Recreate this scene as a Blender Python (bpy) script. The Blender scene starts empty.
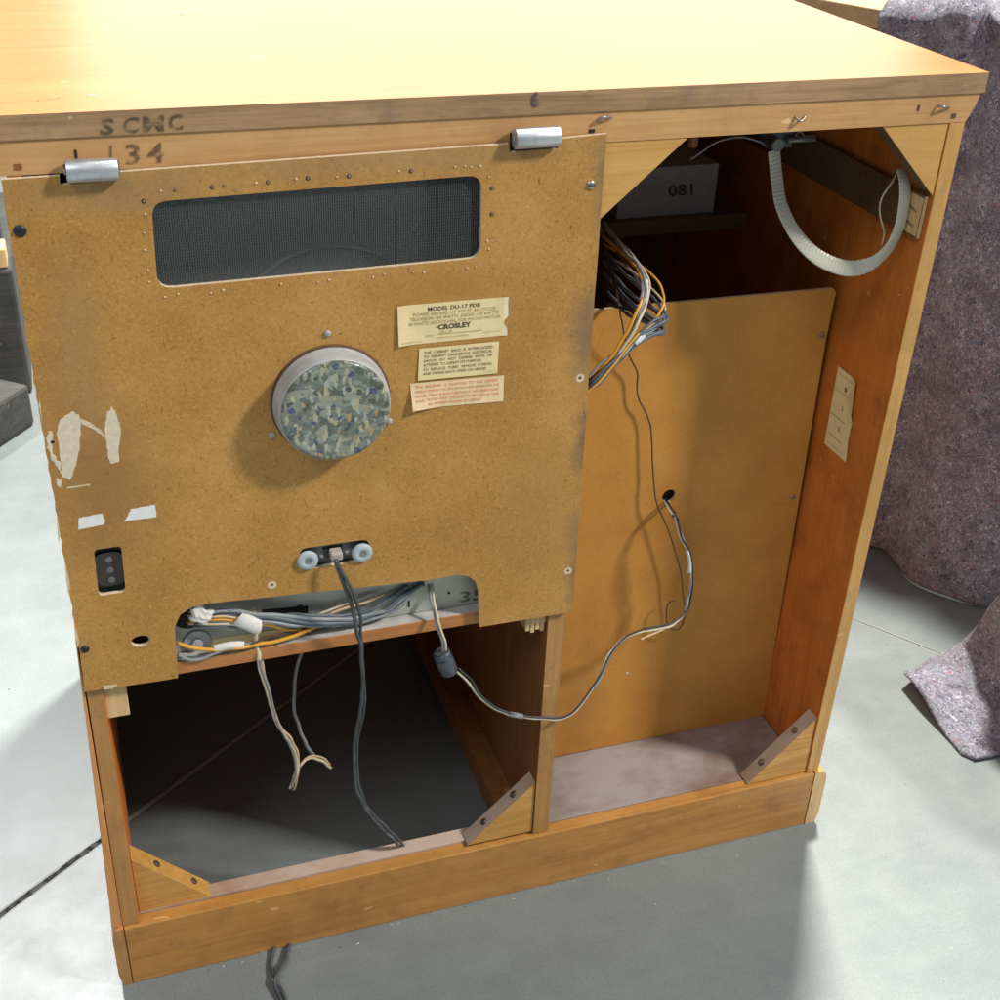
import bpy, bmesh, math, random
from mathutils import Vector, Matrix, Euler
from mathutils import noise as mn
from mathutils.geometry import tessellate_polygon
random.seed(7)
S = bpy.context.scene
COL = S.collection

# ------------------------------------------------------------------ camera
CAM = Vector((0.06302509, -0.95801201, 1.16245914))
ROT = Euler((math.radians(58.67376802), math.radians(-2.14877647), math.radians(-18.48953453)), 'XYZ')
FPX = 1262.83
cd = bpy.data.cameras.new('camera'); cam = bpy.data.objects.new('camera', cd); COL.objects.link(cam)
cam.location = CAM; cam.rotation_euler = ROT
cd.sensor_width = 36; cd.lens = 36 * FPX / 1000; cd.clip_start = .05; cd.clip_end = 200
S.camera = cam
# ------------------------------------------------------------------ world, lamps, exposure
w = bpy.data.worlds.new('World'); S.world = w; w.use_nodes = True
bg = w.node_tree.nodes['Background']; bg.inputs[0].default_value = (.66, .84, 1.0, 1); bg.inputs[1].default_value = .22
def area(name, loc, target, size, power, colour, size_y=None):
    l = bpy.data.lights.new(name, 'AREA'); l.energy = power; l.color = colour; l.size = size
    if size_y: l.shape = 'RECTANGLE'; l.size_y = size_y
    o = bpy.data.objects.new(name, l); COL.objects.link(o); o.location = loc
    o.rotation_euler = (Vector(target) - Vector(loc)).to_track_quat('-Z', 'Y').to_euler(); return o
def spot(name, loc, target, cone, radius, power, colour, blend=1.0):
    l = bpy.data.lights.new(name, 'SPOT'); l.energy = power; l.color = colour; l.shadow_soft_size = radius; l.spot_size = math.radians(cone); l.spot_blend = blend
    o = bpy.data.objects.new(name, l); COL.objects.link(o); o.location = loc
    o.rotation_euler = (Vector(target) - Vector(loc)).to_track_quat('-Z', 'Y').to_euler(); return o
area('hall_lamp_front', (5.5, -3.0, 5.6), (.5, 0, .5), .75, 560, (1, .965, .90))
area('fill_lamp_near', (-1.7, -1.8, 3.9), (.5, 0, .5), 1.5, 44, (1, .97, .93))  # added fill that brightens the inner board and side wall
spot('hall_lamp_left', (-.6, 5.0, 6.5), (-.85, .15, 0), 25, .25, 2900, (1.0, 1.0, .97))
area('hall_lamp_right', (2.0, 2.3, 7.0), (.9, 0, 0), .7, 1180, (1.0, .985, .90))
area('top_sheen_light', (2.6, 6.5, 1.9), (.5, 0, .9), 5.0, 75, (1.0, .985, .95), 2.6)  # unseen light added for the sheen on the varnished top
S.view_settings.view_transform = 'Standard'; S.view_settings.look = 'None'
S.view_settings.exposure = .14; S.view_settings.gamma = 1; S.view_settings.use_curve_mapping = False
S.render.engine = 'CYCLES'

# ------------------------------------------------------------------ measuring helpers
RM = ROT.to_matrix()
def ray(u, v): return RM @ Vector(((u - 500) / FPX, -(v - 500) / FPX, -1))
def P(u, v, y=0.0):
    d = ray(u, v); return CAM + d * ((y - CAM.y) / d.y)
def G(u, v, z=0.0):
    d = ray(u, v); return CAM + d * ((z - CAM.z) / d.z)
def PX(u, v, x):
    d = ray(u, v); return CAM + d * ((x - CAM.x) / d.x)

# ------------------------------------------------------------------ materials
MATS = {}
class NT:
    def __init__(s, name):
        m = bpy.data.materials.new(name); m.use_nodes = True; s.m = m; s.t = m.node_tree; s.b = s.t.nodes['Principled BSDF']; MATS[name] = m
        s.tc = s.n('ShaderNodeTexCoord')
    def n(s, kind, **kw):
        x = s.t.nodes.new(kind)
        for k, v in kw.items(): setattr(x, k, v)
        return x
    def l(s, a, b): s.t.links.new(a, b)
    def mp(s, sc, rot=(0, 0, 0), loc=(0, 0, 0)):
        x = s.n('ShaderNodeMapping'); s.l(s.tc.outputs['Object'], x.inputs[0]); x.inputs['Scale'].default_value = sc; x.inputs['Rotation'].default_value = rot; x.inputs['Location'].default_value = loc
        return x.outputs[0]
    def mpr(s, sc, rot, loc):
        x = s.n('ShaderNodeMapping'); s.l(s.tc.outputs['Object'], x.inputs[0]); x.inputs['Rotation'].default_value = rot
        y = s.n('ShaderNodeMapping'); s.l(x.outputs[0], y.inputs[0]); y.inputs['Scale'].default_value = sc; y.inputs['Location'].default_value = loc; return y.outputs[0]
    def noise(s, vec, sc, det=4, rough=.55, dist=0):
        x = s.n('ShaderNodeTexNoise'); s.l(vec, x.inputs['Vector']); x.inputs['Scale'].default_value = sc; x.inputs['Detail'].default_value = det
        x.inputs['Roughness'].default_value = rough; x.inputs['Distortion'].default_value = dist; return x.outputs['Fac']
    def vor(s, vec, sc, feat='F1', out='Distance', rnd=1):
        x = s.n('ShaderNodeTexVoronoi', feature=feat); s.l(vec, x.inputs['Vector']); x.inputs['Scale'].default_value = sc
        x.inputs['Randomness'].default_value = rnd; return x.outputs[out]
    def ramp(s, fac, stops, interp='LINEAR'):
        x = s.n('ShaderNodeValToRGB'); s.l(fac, x.inputs[0]); r = x.color_ramp; r.interpolation = interp
        while len(r.elements) < len(stops): r.elements.new(.5)
        for e, (p, c) in zip(r.elements, stops):
            e.position = p; e.color = (c, c, c, 1) if isinstance(c, (int, float)) else (*c, 1)
        return x.outputs[0]
    def mix(s, fac, a, b, mode='MIX'):
        x = s.n('ShaderNodeMix', data_type='RGBA', blend_type=mode)
        for i, v in ((0, fac), (6, a), (7, b)):
            if isinstance(v, (int, float)) : x.inputs[i].default_value = v if i == 0 else (v, v, v, 1)
            elif isinstance(v, tuple): x.inputs[i].default_value = (*v, 1)
            else: s.l(v, x.inputs[i])
        return x.outputs[2]
    def math(s, op, a, b=0.0, c=0.0):
        x = s.n('ShaderNodeMath', operation=op)
        for i, v in enumerate((a, b, c)):
            if isinstance(v, (int, float)): x.inputs[i].default_value = v
            else: s.l(v, x.inputs[i])
        return x.outputs[0]
    def sep(s):
        x = s.n('ShaderNodeSeparateXYZ'); s.l(s.tc.outputs['Object'], x.inputs[0]); return x.outputs
    def bump(s, h, strength=.3, dist=.001):
        x = s.n('ShaderNodeBump'); s.l(h, x.inputs['Height']); x.inputs['Strength'].default_value = strength; x.inputs['Distance'].default_value = dist
        s.l(x.outputs[0], s.b.inputs['Normal'])
    def base(s, c):
        if isinstance(c, tuple): s.b.inputs['Base Color'].default_value = (*c, 1)
        else: s.l(c, s.b.inputs['Base Color'])
    def rough(s, r):
        if isinstance(r, (int, float)): s.b.inputs['Roughness'].default_value = r
        else: s.l(r, s.b.inputs['Roughness'])

def plain(name, c, rough=.6, metal=0, var=.18, sc=60, bump=.15):
    t = NT(name); n = t.noise(t.mp((1, 1, 1)), sc, 5, .65)
    t.base(t.mix(t.ramp(n, [(.3, 0.0), (.7, 1.0)]), tuple(x * (1 - var) for x in c), tuple(min(1, x * (1 + var)) for x in c)))
    t.rough(rough); t.b.inputs['Metallic'].default_value = metal; t.bump(n, bump, .0006); return t.m

def wood(name, dark, mid, light, axis='x', rough=.45, scale=1.0, coat=0.0, blotch=None, bump=.15, dirt=0.0):
    t = NT(name)
    sc = {'x': (1, 14, 14), 'y': (14, 1, 14), 'z': (14, 14, 1)}[axis]
    v = t.mp(tuple(k * scale for k in sc))
    a = t.noise(v, 2.6, 6, .6, 1.6); b = t.noise(t.mp(tuple(k * scale * (6 if k > 1 else 2.5) for k in sc)), 5, 3, .6, .3)
    f = t.mix(.35, a, b)
    c = t.ramp(f, [(.32, dark), (.5, mid), (.68, light)])
    big = t.noise(t.mp((1, 1, 1)), 7, 3, .6)
    c = t.mix(t.math('MULTIPLY', t.ramp(big, [(.4, 0.0), (.75, 1.0)]), .5), c, tuple(x * .72 for x in mid))
    pores = t.noise(t.mp(tuple(k * scale * (22 if k > 1 else 8) for k in sc)), 6, 2, .5)
    c = t.mix(t.math('MULTIPLY', t.ramp(pores, [(.66, 0.0), (.74, 1.0)]), .35), c, tuple(x * .45 for x in dark))
    if blotch:
        bn = t.noise(t.mp((1, 1, 1), loc=(3, 1, 2)), 16, 6, .7)
        c = t.mix(t.math('MULTIPLY', t.ramp(bn, [(.5, 0.0), (.72, 1.0)]), blotch[1]), c, blotch[0])
    if dirt:
        dn = t.noise(t.mp((1, 1, 1), loc=(9, 2, 5)), 33, 6, .75)
        c = t.mix(t.math('MULTIPLY', t.ramp(dn, [(.55, 0.0), (.75, 1.0)]), dirt), c, (.05, .035, .025))
    nk = t.noise(t.mp((1.0, 2.2, 2.2), (.3, .5, .2), (1, 5, 3)), 48, 2, .4, .3)
    c = t.mix(t.math('MULTIPLY', t.ramp(nk, [(.745, 0.0), (.765, 1.0)]), .55), c, tuple(min(1, x * 1.25 + .12) for x in light))
    t.base(c); t.rough(rough); t.bump(t.mix(.4, f, nk), bump, .0008)
    if coat: t.b.inputs['Coat Weight'].default_value = coat; t.b.inputs['Coat Roughness'].default_value = .25
    return t.m

# varnished top
M_top = wood('varnished_top', (.42, .145, .024), (.49, .180, .034), (.54, .215, .050), 'x', .34, .55, .4, bump=.03)
# sawn slab edge
M_slab = wood('sawn_edge', (.20, .115, .055), (.37, .225, .11), (.48, .31, .16), 'x', .7, 1.4, blotch=((.17, .115, .08), .7), dirt=.35, bump=.4)
M_rail = wood('pale_rail_wood', (.46, .24, .085), (.58, .32, .125), (.66, .40, .18), 'x', .5, 1.0, blotch=((.40, .19, .06), .5), dirt=.22)
M_plinth = wood('plinth_wood', (.36, .155, .035), (.50, .235, .055), (.58, .30, .09), 'x', .42, 1.0, blotch=((.26, .105, .025), .6), dirt=.35)
M_stile = wood('stile_wood', (.34, .16, .045), (.45, .225, .065), (.54, .30, .10), 'z', .5, 1.2, blotch=((.22, .11, .04), .55), dirt=.45)
M_stileR = wood('golden_stile_wood', (.45, .22, .055), (.56, .31, .09), (.64, .38, .13), 'z', .45, 1.2, blotch=((.34, .18, .05), .5), dirt=.3)
M_inner = wood('stained_inner_wood', (.46, .12, .016), (.60, .175, .026), (.68, .23, .045), 'z', .5, .8, blotch=((.24, .06, .012), .6), dirt=.25)
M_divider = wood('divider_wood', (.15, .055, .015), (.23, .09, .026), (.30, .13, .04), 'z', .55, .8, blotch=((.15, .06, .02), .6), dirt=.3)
M_block = wood('corner_block_wood', (.42, .19, .04), (.58, .30, .075), (.68, .40, .13), 'x', .5, 2.2, blotch=((.40, .18, .04), .4), dirt=.25)
M_gusset = wood('ply_gusset_wood', (.50, .25, .06), (.60, .33, .09), (.66, .40, .13), 'x', .42, .8, dirt=.2)
M_pale = wood('pale_block_wood', (.55, .34, .15), (.68, .45, .21), (.75, .53, .28), 'z', .6, 1.6, dirt=.2)
M_shelf = wood('shelf_wood', (.36, .13, .035), (.48, .19, .055), (.56, .25, .08), 'x', .55, 1.2, dirt=.4)
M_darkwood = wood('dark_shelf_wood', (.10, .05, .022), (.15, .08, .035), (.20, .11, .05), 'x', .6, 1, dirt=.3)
M_oldtimber = wood('weathered_timber', (.03, .03, .03), (.055, .054, .052), (.10, .095, .088), 'x', .85, 1.0, blotch=((.03, .03, .03), .7), bump=.6)
M_dresser = wood('oak_dresser_wood', (.36, .23, .10), (.50, .34, .17), (.62, .45, .25), 'x', .45, .7)
M_side = wood('side_veneer', (.50, .19, .045), (.62, .27, .075), (.70, .34, .12), 'z', .3, .6, .4)

def dusty(name, wood_c, dust_c, amt=.6):
    t = NT(name); a = t.noise(t.mp((1, 5, 5)), 6, 6, .6, .8); b = t.noise(t.mp((1, 1.6, 1)), 5.5, 8, .68)
    c = t.ramp(a, [(.35, tuple(x * .7 for x in wood_c)), (.65, wood_c)])
    c = t.mix(t.ramp(b, [(.36, amt * .15), (.58, amt)]), c, dust_c)
    sp = t.vor(t.mp((1, 1, 1)), 420); c = t.mix(t.ramp(sp, [(.0, .5), (.16, .0)]), c, (.62, .56, .52))
    t.base(c); t.rough(.8); t.bump(b, .2, .001); return t.m
M_dustfloor = dusty('dusty_compartment_floor', (.20, .095, .05), (.36, .32, .31), .95)
M_dusttop = dusty('dusty_rail_top', (.44, .26, .15), (.56, .44, .36), .8)

# hardboard
def hardboard(name, dark, mid, light, weave=0.0, fleck=.6, stains=()):
    t = NT(name)
    a = t.noise(t.mp((1, 1, 1)), 9, 6, .62); f = t.noise(t.mp((1, 1, 1)), 420, 3, .8)
    c = t.ramp(t.mix(.45, a, f), [(.37, dark), (.5, mid), (.63, light)])
    # wood-fibre flecks in several directions
    for i, (ry, s) in enumerate(((.5, 1), (-.7, 1.2), (1.7, .9), (2.4, 1.4))):
        fl = t.noise(t.mpr((45 * s, 45 * s, 190 * s), (0, ry, 0), (i * 3.1, 0, i)), 3.2, 2, .5, 1.2)
        c = t.mix(t.math('MULTIPLY', t.ramp(fl, [(.655, 0.0), (.73, 1.0)]), fleck * .85), c, tuple(x * .42 for x in dark))
        fl2 = t.noise(t.mpr((60 * s, 60 * s, 170 * s), (0, ry + .9, 0), (i * 5.1, 0, i + 7)), 3.2, 2, .5, 1.2)
        c = t.mix(t.math('MULTIPLY', t.ramp(fl2, [(.66, 0.0), (.74, 1.0)]), fleck * .5), c, tuple(min(1, x * 1.55) for x in light))
    if weave:
        wv = t.n('ShaderNodeTexWave'); wv.inputs['Scale'].default_value = 200; t.l(t.mp((1, 1, 1), (0, .75, 0)), wv.inputs[0])
        c = t.mix(t.math('MULTIPLY', wv.outputs['Fac'], weave), c, dark)
    x, y, z = t.sep()
    for (cx, cz, rx, rz, col, amt) in stains:
        d = t.math('SQRT', t.math('ADD', t.math('POWER', t.math('DIVIDE', t.math('SUBTRACT', x, cx), rx), 2), t.math('POWER', t.math('DIVIDE', t.math('SUBTRACT', z, cz), rz), 2)))
        nn = t.noise(t.mp((1, 1, 1), loc=(cx * 9, 0, 0)), 28, 5, .7)
        d = t.math('ADD', d, t.math('MULTIPLY', t.math('SUBTRACT', nn, .5), 1.5))
        c = t.mix(t.ramp(d, [(.2, amt), (1.0, 0.0)]), c, col)
    t.base(c); t.rough(.62); t.b.inputs['Specular IOR Level'].default_value = .3
    t.bump(t.mix(.5, f, a), .35, .0006); return t.m
G1 = (.10, .085, .075)
M_board = hardboard('hardboard', (.37, .182, .044), (.46, .237, .060), (.54, .30, .088), fleck=.85,
    stains=((.490, .60, .018, .045, G1, .75), (.482, .70, .022, .06, (.16, .12, .09), .6), (.490, .44, .014, .06, G1, .6), (.486, .50, .02, .03, (.15, .11, .08), .5), (.487, .84, .014, .06, (.19, .14, .10), .6),
            (.345, .765, .07, .02, (.42, .19, .03), .45), (.055, .62, .07, .10, (.27, .14, .05), .6), (.10, .86, .10, .022, (.31, .20, .10), .5), (.30, .875, .22, .02, (.33, .22, .12), .4),
            (.05, .74, .03, .10, (.36, .22, .10), .4), (.445, .53, .05, .09, (.35, .20, .07), .35)))
M_board2 = hardboard('inner_hardboard', (.47, .20, .036), (.58, .262, .048), (.65, .31, .065), weave=.15, fleck=.35,
    stains=((.555, .16, .05, .10, (.33, .15, .04), .5), (.66, .62, .06, .1, (.52, .25, .05), .4)))
M_boardedge = plain('hardboard_cut_edge', (.66, .52, .36), .8, 0, .2, 300, .5)
M_torn = plain('torn_paper', (.68, .58, .44), .85, 0, .12, 180, .4)
M_tape = plain('masking_tape', (.78, .77, .76), .6, 0, .06, 300, .3)
M_label = plain('aged_label_paper', (.80, .64, .34), .65, 0, .09, 60, .1)
M_label2 = plain('worn_label_paper', (.82, .72, .50), .7, 0, .09, 90, .1)
M_redlabel = plain('faded_label_paper', (.80, .60, .36), .65, 0, .14, 70, .1)
M_ink = plain('black_ink', (.09, .07, .05), .8, 0, .1)
M_inkfaint = plain('faded_ink', (.36, .27, .14), .8, 0, .2)
M_redink = plain('red_ink', (.72, .24, .10), .8, 0, .2)
def stencil_ink(name, c):
    t = NT(name); t.base(c); t.rough(.9)
    n = t.noise(t.mp((1, 1, 1)), 130, 4, .7); t.l(t.ramp(n, [(.34, .0), (.52, .62)]), t.b.inputs['Alpha']); return t.m
M_stencil = stencil_ink('worn_stencil_ink', (.085, .06, .045))
M_penblue = stencil_ink('grey_marker', (.06, .075, .09))
M_silver = plain('dull_silver', (.52, .53, .56), .38, .6, .12, 150, .1)
M_alu = plain('dusty_aluminium', (.40, .41, .42), .5, .1, .16, 40, .1)
M_chrome = plain('screw_steel', (.42, .40, .38), .35, .9, .2)
M_black = plain('black_screw', (.02, .022, .035), .45, .2, .2)
M_dark = plain('cavity_shade', (.012, .010, .009), .8)  # near black stands in for shade inside holes and slots
M_washer = plain('grey_washer_plastic', (.40, .47, .50), .5, 0, .08, 90)
M_washerc = plain('washer_rivet', (.22, .26, .27), .5, .3, .1)
M_plate = plain('grey_steel_plate', (.17, .17, .165), .5, .5, .2)
M_socketblack = plain('black_bakelite', (.02, .018, .016), .35)
M_brownplastic = plain('brown_bakelite', (.035, .022, .018), .3)
M_white = plain('white_plug', (.42, .38, .35), .6)
M_chassis = plain('chassis_steel', (.42, .43, .37), .5, .25, .2, 24, .2)
M_chassisdust = plain('dusty_ledge', (.42, .41, .38), .8, 0, .3, 30, .3)
M_greybox = plain('grey_shroud', (.50, .54, .55), .6, 0, .12, 14)
M_sheet = plain('grey_cardboard', (.34, .33, .34), .8, 0, .12, 50)
M_cwhite = plain('cream_wire', (.60, .51, .37), .5, 0, .12)
M_cgrey = plain('grey_blue_wire', (.10, .125, .15), .5, 0, .2)
M_clight = plain('pale_grey_wire', (.24, .255, .27), .5, 0, .2)
M_cblack = plain('black_wire', (.035, .04, .045), .45, 0, .3)
M_corange = plain('amber_wire', (.72, .34, .03), .4, 0, .12)
M_cbrown = plain('brown_wire', (.10, .05, .028), .6, 0, .2)
M_ctan = plain('tan_wire', (.62, .42, .24), .5, 0, .12)
M_cord = plain('dark_cord', (.06, .07, .075), .45, 0, .35)
M_ctape = plain('cloth_tape', (.68, .66, .62), .8, 0, .1, 200, .4)
M_plugdark = plain('slate_bakelite', (.055, .065, .085), .32, 0, .2)
M_nail = plain('bent_nail_steel', (.36, .33, .30), .4, .85, .2)

def mk_hose():
    t = NT('ribbed_plastic'); t.base((.52, .51, .42)); t.rough(.3)
    t.b.inputs['Transmission Weight'].default_value = .0; return t.m
M_hose = mk_hose()
def mk_mesh():
    t = NT('woven_screen'); x, y, z = t.sep()
    sx = t.math('ABSOLUTE', t.math('SINE', t.math('MULTIPLY', x, 1750)))
    sz = t.math('ABSOLUTE', t.math('SINE', t.math('MULTIPLY', z, 1250)))
    g = t.math('MAXIMUM', t.ramp(sx, [(.55, 0.0), (.8, 1.0)]), t.math('MULTIPLY', t.ramp(sz, [(.75, 0.0), (.95, 1.0)]), .6))
    t.base(t.mix(g, (.022, .026, .026), (.085, .095, .093))); t.rough(.6)
    a = t.math('ADD', .22, t.math('MULTIPLY', g, .25)); t.l(a, t.b.inputs['Alpha']); return t.m
M_mesh = mk_mesh()
def mk_camo():
    t = NT('mottled_foil'); wn = t.n('ShaderNodeTexNoise'); t.l(t.mp((1, 1, 1)), wn.inputs['Vector']); wn.inputs['Scale'].default_value = 110; wn.inputs['Detail'].default_value = 3
    def cells(sc, off, warp, st=(1, 1, 1), rot=(0, 0, 0)):
        add = t.n('ShaderNodeVectorMath', operation='MULTIPLY_ADD'); t.l(wn.outputs['Color'], add.inputs[0]); add.inputs[1].default_value = (warp, warp, warp); t.l(t.mp(st, rot, (off, off, off)), add.inputs[2])
        v = t.n('ShaderNodeTexVoronoi'); v.inputs['Scale'].default_value = sc; t.l(add.outputs[0], v.inputs['Vector']); q = t.n('ShaderNodeSeparateColor'); t.l(v.outputs['Color'], q.inputs[0]); return q.outputs
    a = cells(125, 0, .008, (1, 1, 1.8), (0, .6, 0)); b = cells(170, 3, .008, (2.0, 1, 1), (0, -.5, 0)); d = cells(220, 6, .006)
    c = t.ramp(a[0], [(0, (.10, .12, .10)), (.22, (.17, .20, .16)), (.42, (.28, .31, .25)), (.58, (.14, .15, .13)), (.72, (.36, .38, .30)), (.86, (.20, .24, .22))], 'CONSTANT')
    c = t.mix(t.ramp(b[0], [(0, 0.0), (.76, 0.9)], 'CONSTANT'), c, t.ramp(b[1], [(0, (.40, .42, .34)), (.35, (.60, .54, .34)), (.62, (.52, .55, .48)), (.88, (.58, .38, .16))], 'CONSTANT'))
    c = t.mix(t.ramp(d[2], [(0, 0.0), (.90, 0.9)], 'CONSTANT'), c, t.ramp(d[0], [(0, (.02, .03, .22)), (.4, (.05, .10, .16)), (.7, (.04, .045, .04))], 'CONSTANT'))
    n = t.noise(t.mp((1, 1, 1)), 420, 4, .7); c = t.mix(.25, c, (.03, .035, .015)); c = t.mix(.14, c, t.ramp(n, [(.38, (.015, .02, .015)), (.65, (.48, .50, .44))]))
    t.base(c); t.rough(.36); t.b.inputs['Coat Weight'].default_value = .3; t.bump(n, .25, .0006); return t.m
M_camo = mk_camo()
def mk_felt(name, k=1.0):
    t = NT(name); v0 = t.mp((1, 1, 1))
    wn = t.n('ShaderNodeTexNoise'); t.l(v0, wn.inputs['Vector']); wn.inputs['Scale'].default_value = 75; wn.inputs['Detail'].default_value = 4
    add = t.n('ShaderNodeVectorMath', operation='MULTIPLY_ADD'); t.l(wn.outputs['Color'], add.inputs[0]); add.inputs[1].default_value = (.045, .045, .045); t.l(v0, add.inputs[2]); v = add.outputs[0]
    a = t.noise(v, 95, 8, .85); b = t.noise(v0, 7, 4, .6)
    c = t.ramp(a, [(.36, (.075 * k, .072 * k, .10 * k)), (.5, (.22 * k, .215 * k, .27 * k)), (.64, (.46 * k, .45 * k, .53 * k))])
    c = t.mix(t.math('MULTIPLY', t.ramp(b, [(.4, 0.0), (.65, 1.0)]), .35), c, (.24 * k, .20 * k, .21 * k))
    for i, (sc, col, th, amt) in enumerate(((150, (.80, .80, .86), .21, .75), (75, (.74, .74, .80), .17, .75), (60, (.50, .05, .06), .12, .8), (62, (.05, .07, .36), .13, .8), (70, (.58, .27, .14), .10, .8), (66, (.10, .36, .37), .09, .8), (85, (.025, .02, .03), .22, .7), (130, (.04, .03, .05), .25, .5))):
        vv = t.n('ShaderNodeTexVoronoi'); mm = t.n('ShaderNodeVectorMath', operation='ADD'); t.l(v, mm.inputs[0]); mm.inputs[1].default_value = (i * 1.7, i * .9, i * 2.3); t.l(mm.outputs[0], vv.inputs['Vector']); vv.inputs['Scale'].default_value = sc
        c = t.mix(t.ramp(vv.outputs['Distance'], [(th * .75, amt), (th * 1.35, 0.0)]), c, col)
    lv = t.noise(v0, 22, 5, .7); c = t.mix(t.ramp(lv, [(.38, .45), (.55, 0.0)]), c, (.05 * k, .045 * k, .06 * k)); t.base(c); t.rough(.95); t.b.inputs['Specular IOR Level'].default_value = .1; t.b.inputs['Sheen Weight'].default_value = .25; t.bump(a, .9, .004); return t.m
M_felt = mk_felt('recycled_felt', 1.2); M_felt2 = mk_felt('pale_recycled_felt', 1.15)

def mk_floor():
    t = NT('sealed_concrete'); x, y, z = t.sep()
    a = t.noise(t.mp((1, 1, 1)), 2.3, 8, .62, .4); b = t.noise(t.mp((1, 1, 1), loc=(4, 2, 0)), 14, 8, .7); f = t.noise(t.mp((1, 1, 1)), 330, 4, .8)
    c = t.ramp(t.mix(.5, a, b), [(.33, (.160, .182, .184)), (.5, (.190, .213, .213)), (.68, (.222, .246, .243))])
    c = t.mix(t.math('MULTIPLY', t.ramp(f, [(.48, 0.0), (.62, 1.0)]), .38), c, (.10, .113, .114))
    sw = t.noise(t.mp((2, 9, 1), (0, 0, .6)), 3, 5, .6, 1.0); c = t.mix(t.math('MULTIPLY', t.ramp(sw, [(.5, 0.0), (.75, 1.0)]), .22), c, (.25, .275, .27))
    sp = t.vor(t.mp((1, 1, 1)), 26); c = t.mix(t.ramp(sp, [(.010, .7), (.022, 0.0)]), c, (.60, .59, .55))
    sp2 = t.vor(t.mp((1, 1, 1), loc=(7, 3, 0)), 31); c = t.mix(t.ramp(sp2, [(.02, .7), (.045, 0.0)]), c, (.10, .10, .10))
    # hairline crazing
    wn = t.n('ShaderNodeTexNoise'); t.l(t.mp((1, 1, 1)), wn.inputs['Vector']); wn.inputs['Scale'].default_value = 9
    add = t.n('ShaderNodeVectorMath', operation='MULTIPLY_ADD'); t.l(wn.outputs['Color'], add.inputs[0]); add.inputs[1].default_value = (.12, .12, 0); t.l(t.mp((1, 1, 1)), add.inputs[2])
    cr = t.vor(add.outputs[0], 11, 'DISTANCE_TO_EDGE'); c = t.mix(t.ramp(cr, [(.002, .10), (.008, 0.0)]), c, (.17, .18, .18))
    # two saw-cut joints, perpendicular, filler colour split to imitate floor glare and cabinet shade
    wob = t.math('MULTIPLY', t.math('SUBTRACT', t.noise(t.mp((1, 1, 1)), 30, 4, .6), .5), .004)
    pale = t.ramp(t.math('MULTIPLY', x, 10), [(.15, 0.0), (.25, 1.0)])  # filler turns pale under the cabinet, light contrast put into its colour
    def joint(c, nx, ny, d0, half, edge, fill, dark):
        d = t.math('ABSOLUTE', t.math('ADD', wob, t.math('SUBTRACT', t.math('ADD', t.math('MULTIPLY', x, nx), t.math('MULTIPLY', y, ny)), d0)))
        r = t.n('ShaderNodeMapRange'); t.l(d, r.inputs[0]); r.inputs[2].default_value = half; r.inputs[3].default_value = 0; r.inputs[4].default_value = 1
        r.inputs[1].default_value = 0
        return t.mix(t.ramp(r.outputs[0], [(0, 1.0), (.97, 1.0), (1.0, 0.0)]), c, t.ramp(r.outputs[0], [(edge - .08, fill), (edge, dark)]))
    L = math.hypot(.379, .276); nx, ny = -.276 / L, .379 / L
    c = joint(c, nx, ny, nx * -.122 + ny * .132, .0058, .42, (.016, .017, .017), (.006, .006, .006))
    c0 = c; c1 = joint(c0, nx, ny, nx * -.122 + ny * .132, .0052, .60, (.42, .43, .41), (.20, .21, .20)); c = t.mix(pale, c0, c1)
    mx, my = .379 / L, .276 / L
    c = joint(c, mx, my, mx * 1.136 + my * .352, .0026, .62, (.05, .05, .048), (.36, .36, .33))
    t.base(c); t.rough(t.ramp(b, [(.3, .36), (.7, .43)])); t.bump(t.mix(.3, b, f), .12, .001); return t.m
M_floor = mk_floor()

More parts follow.
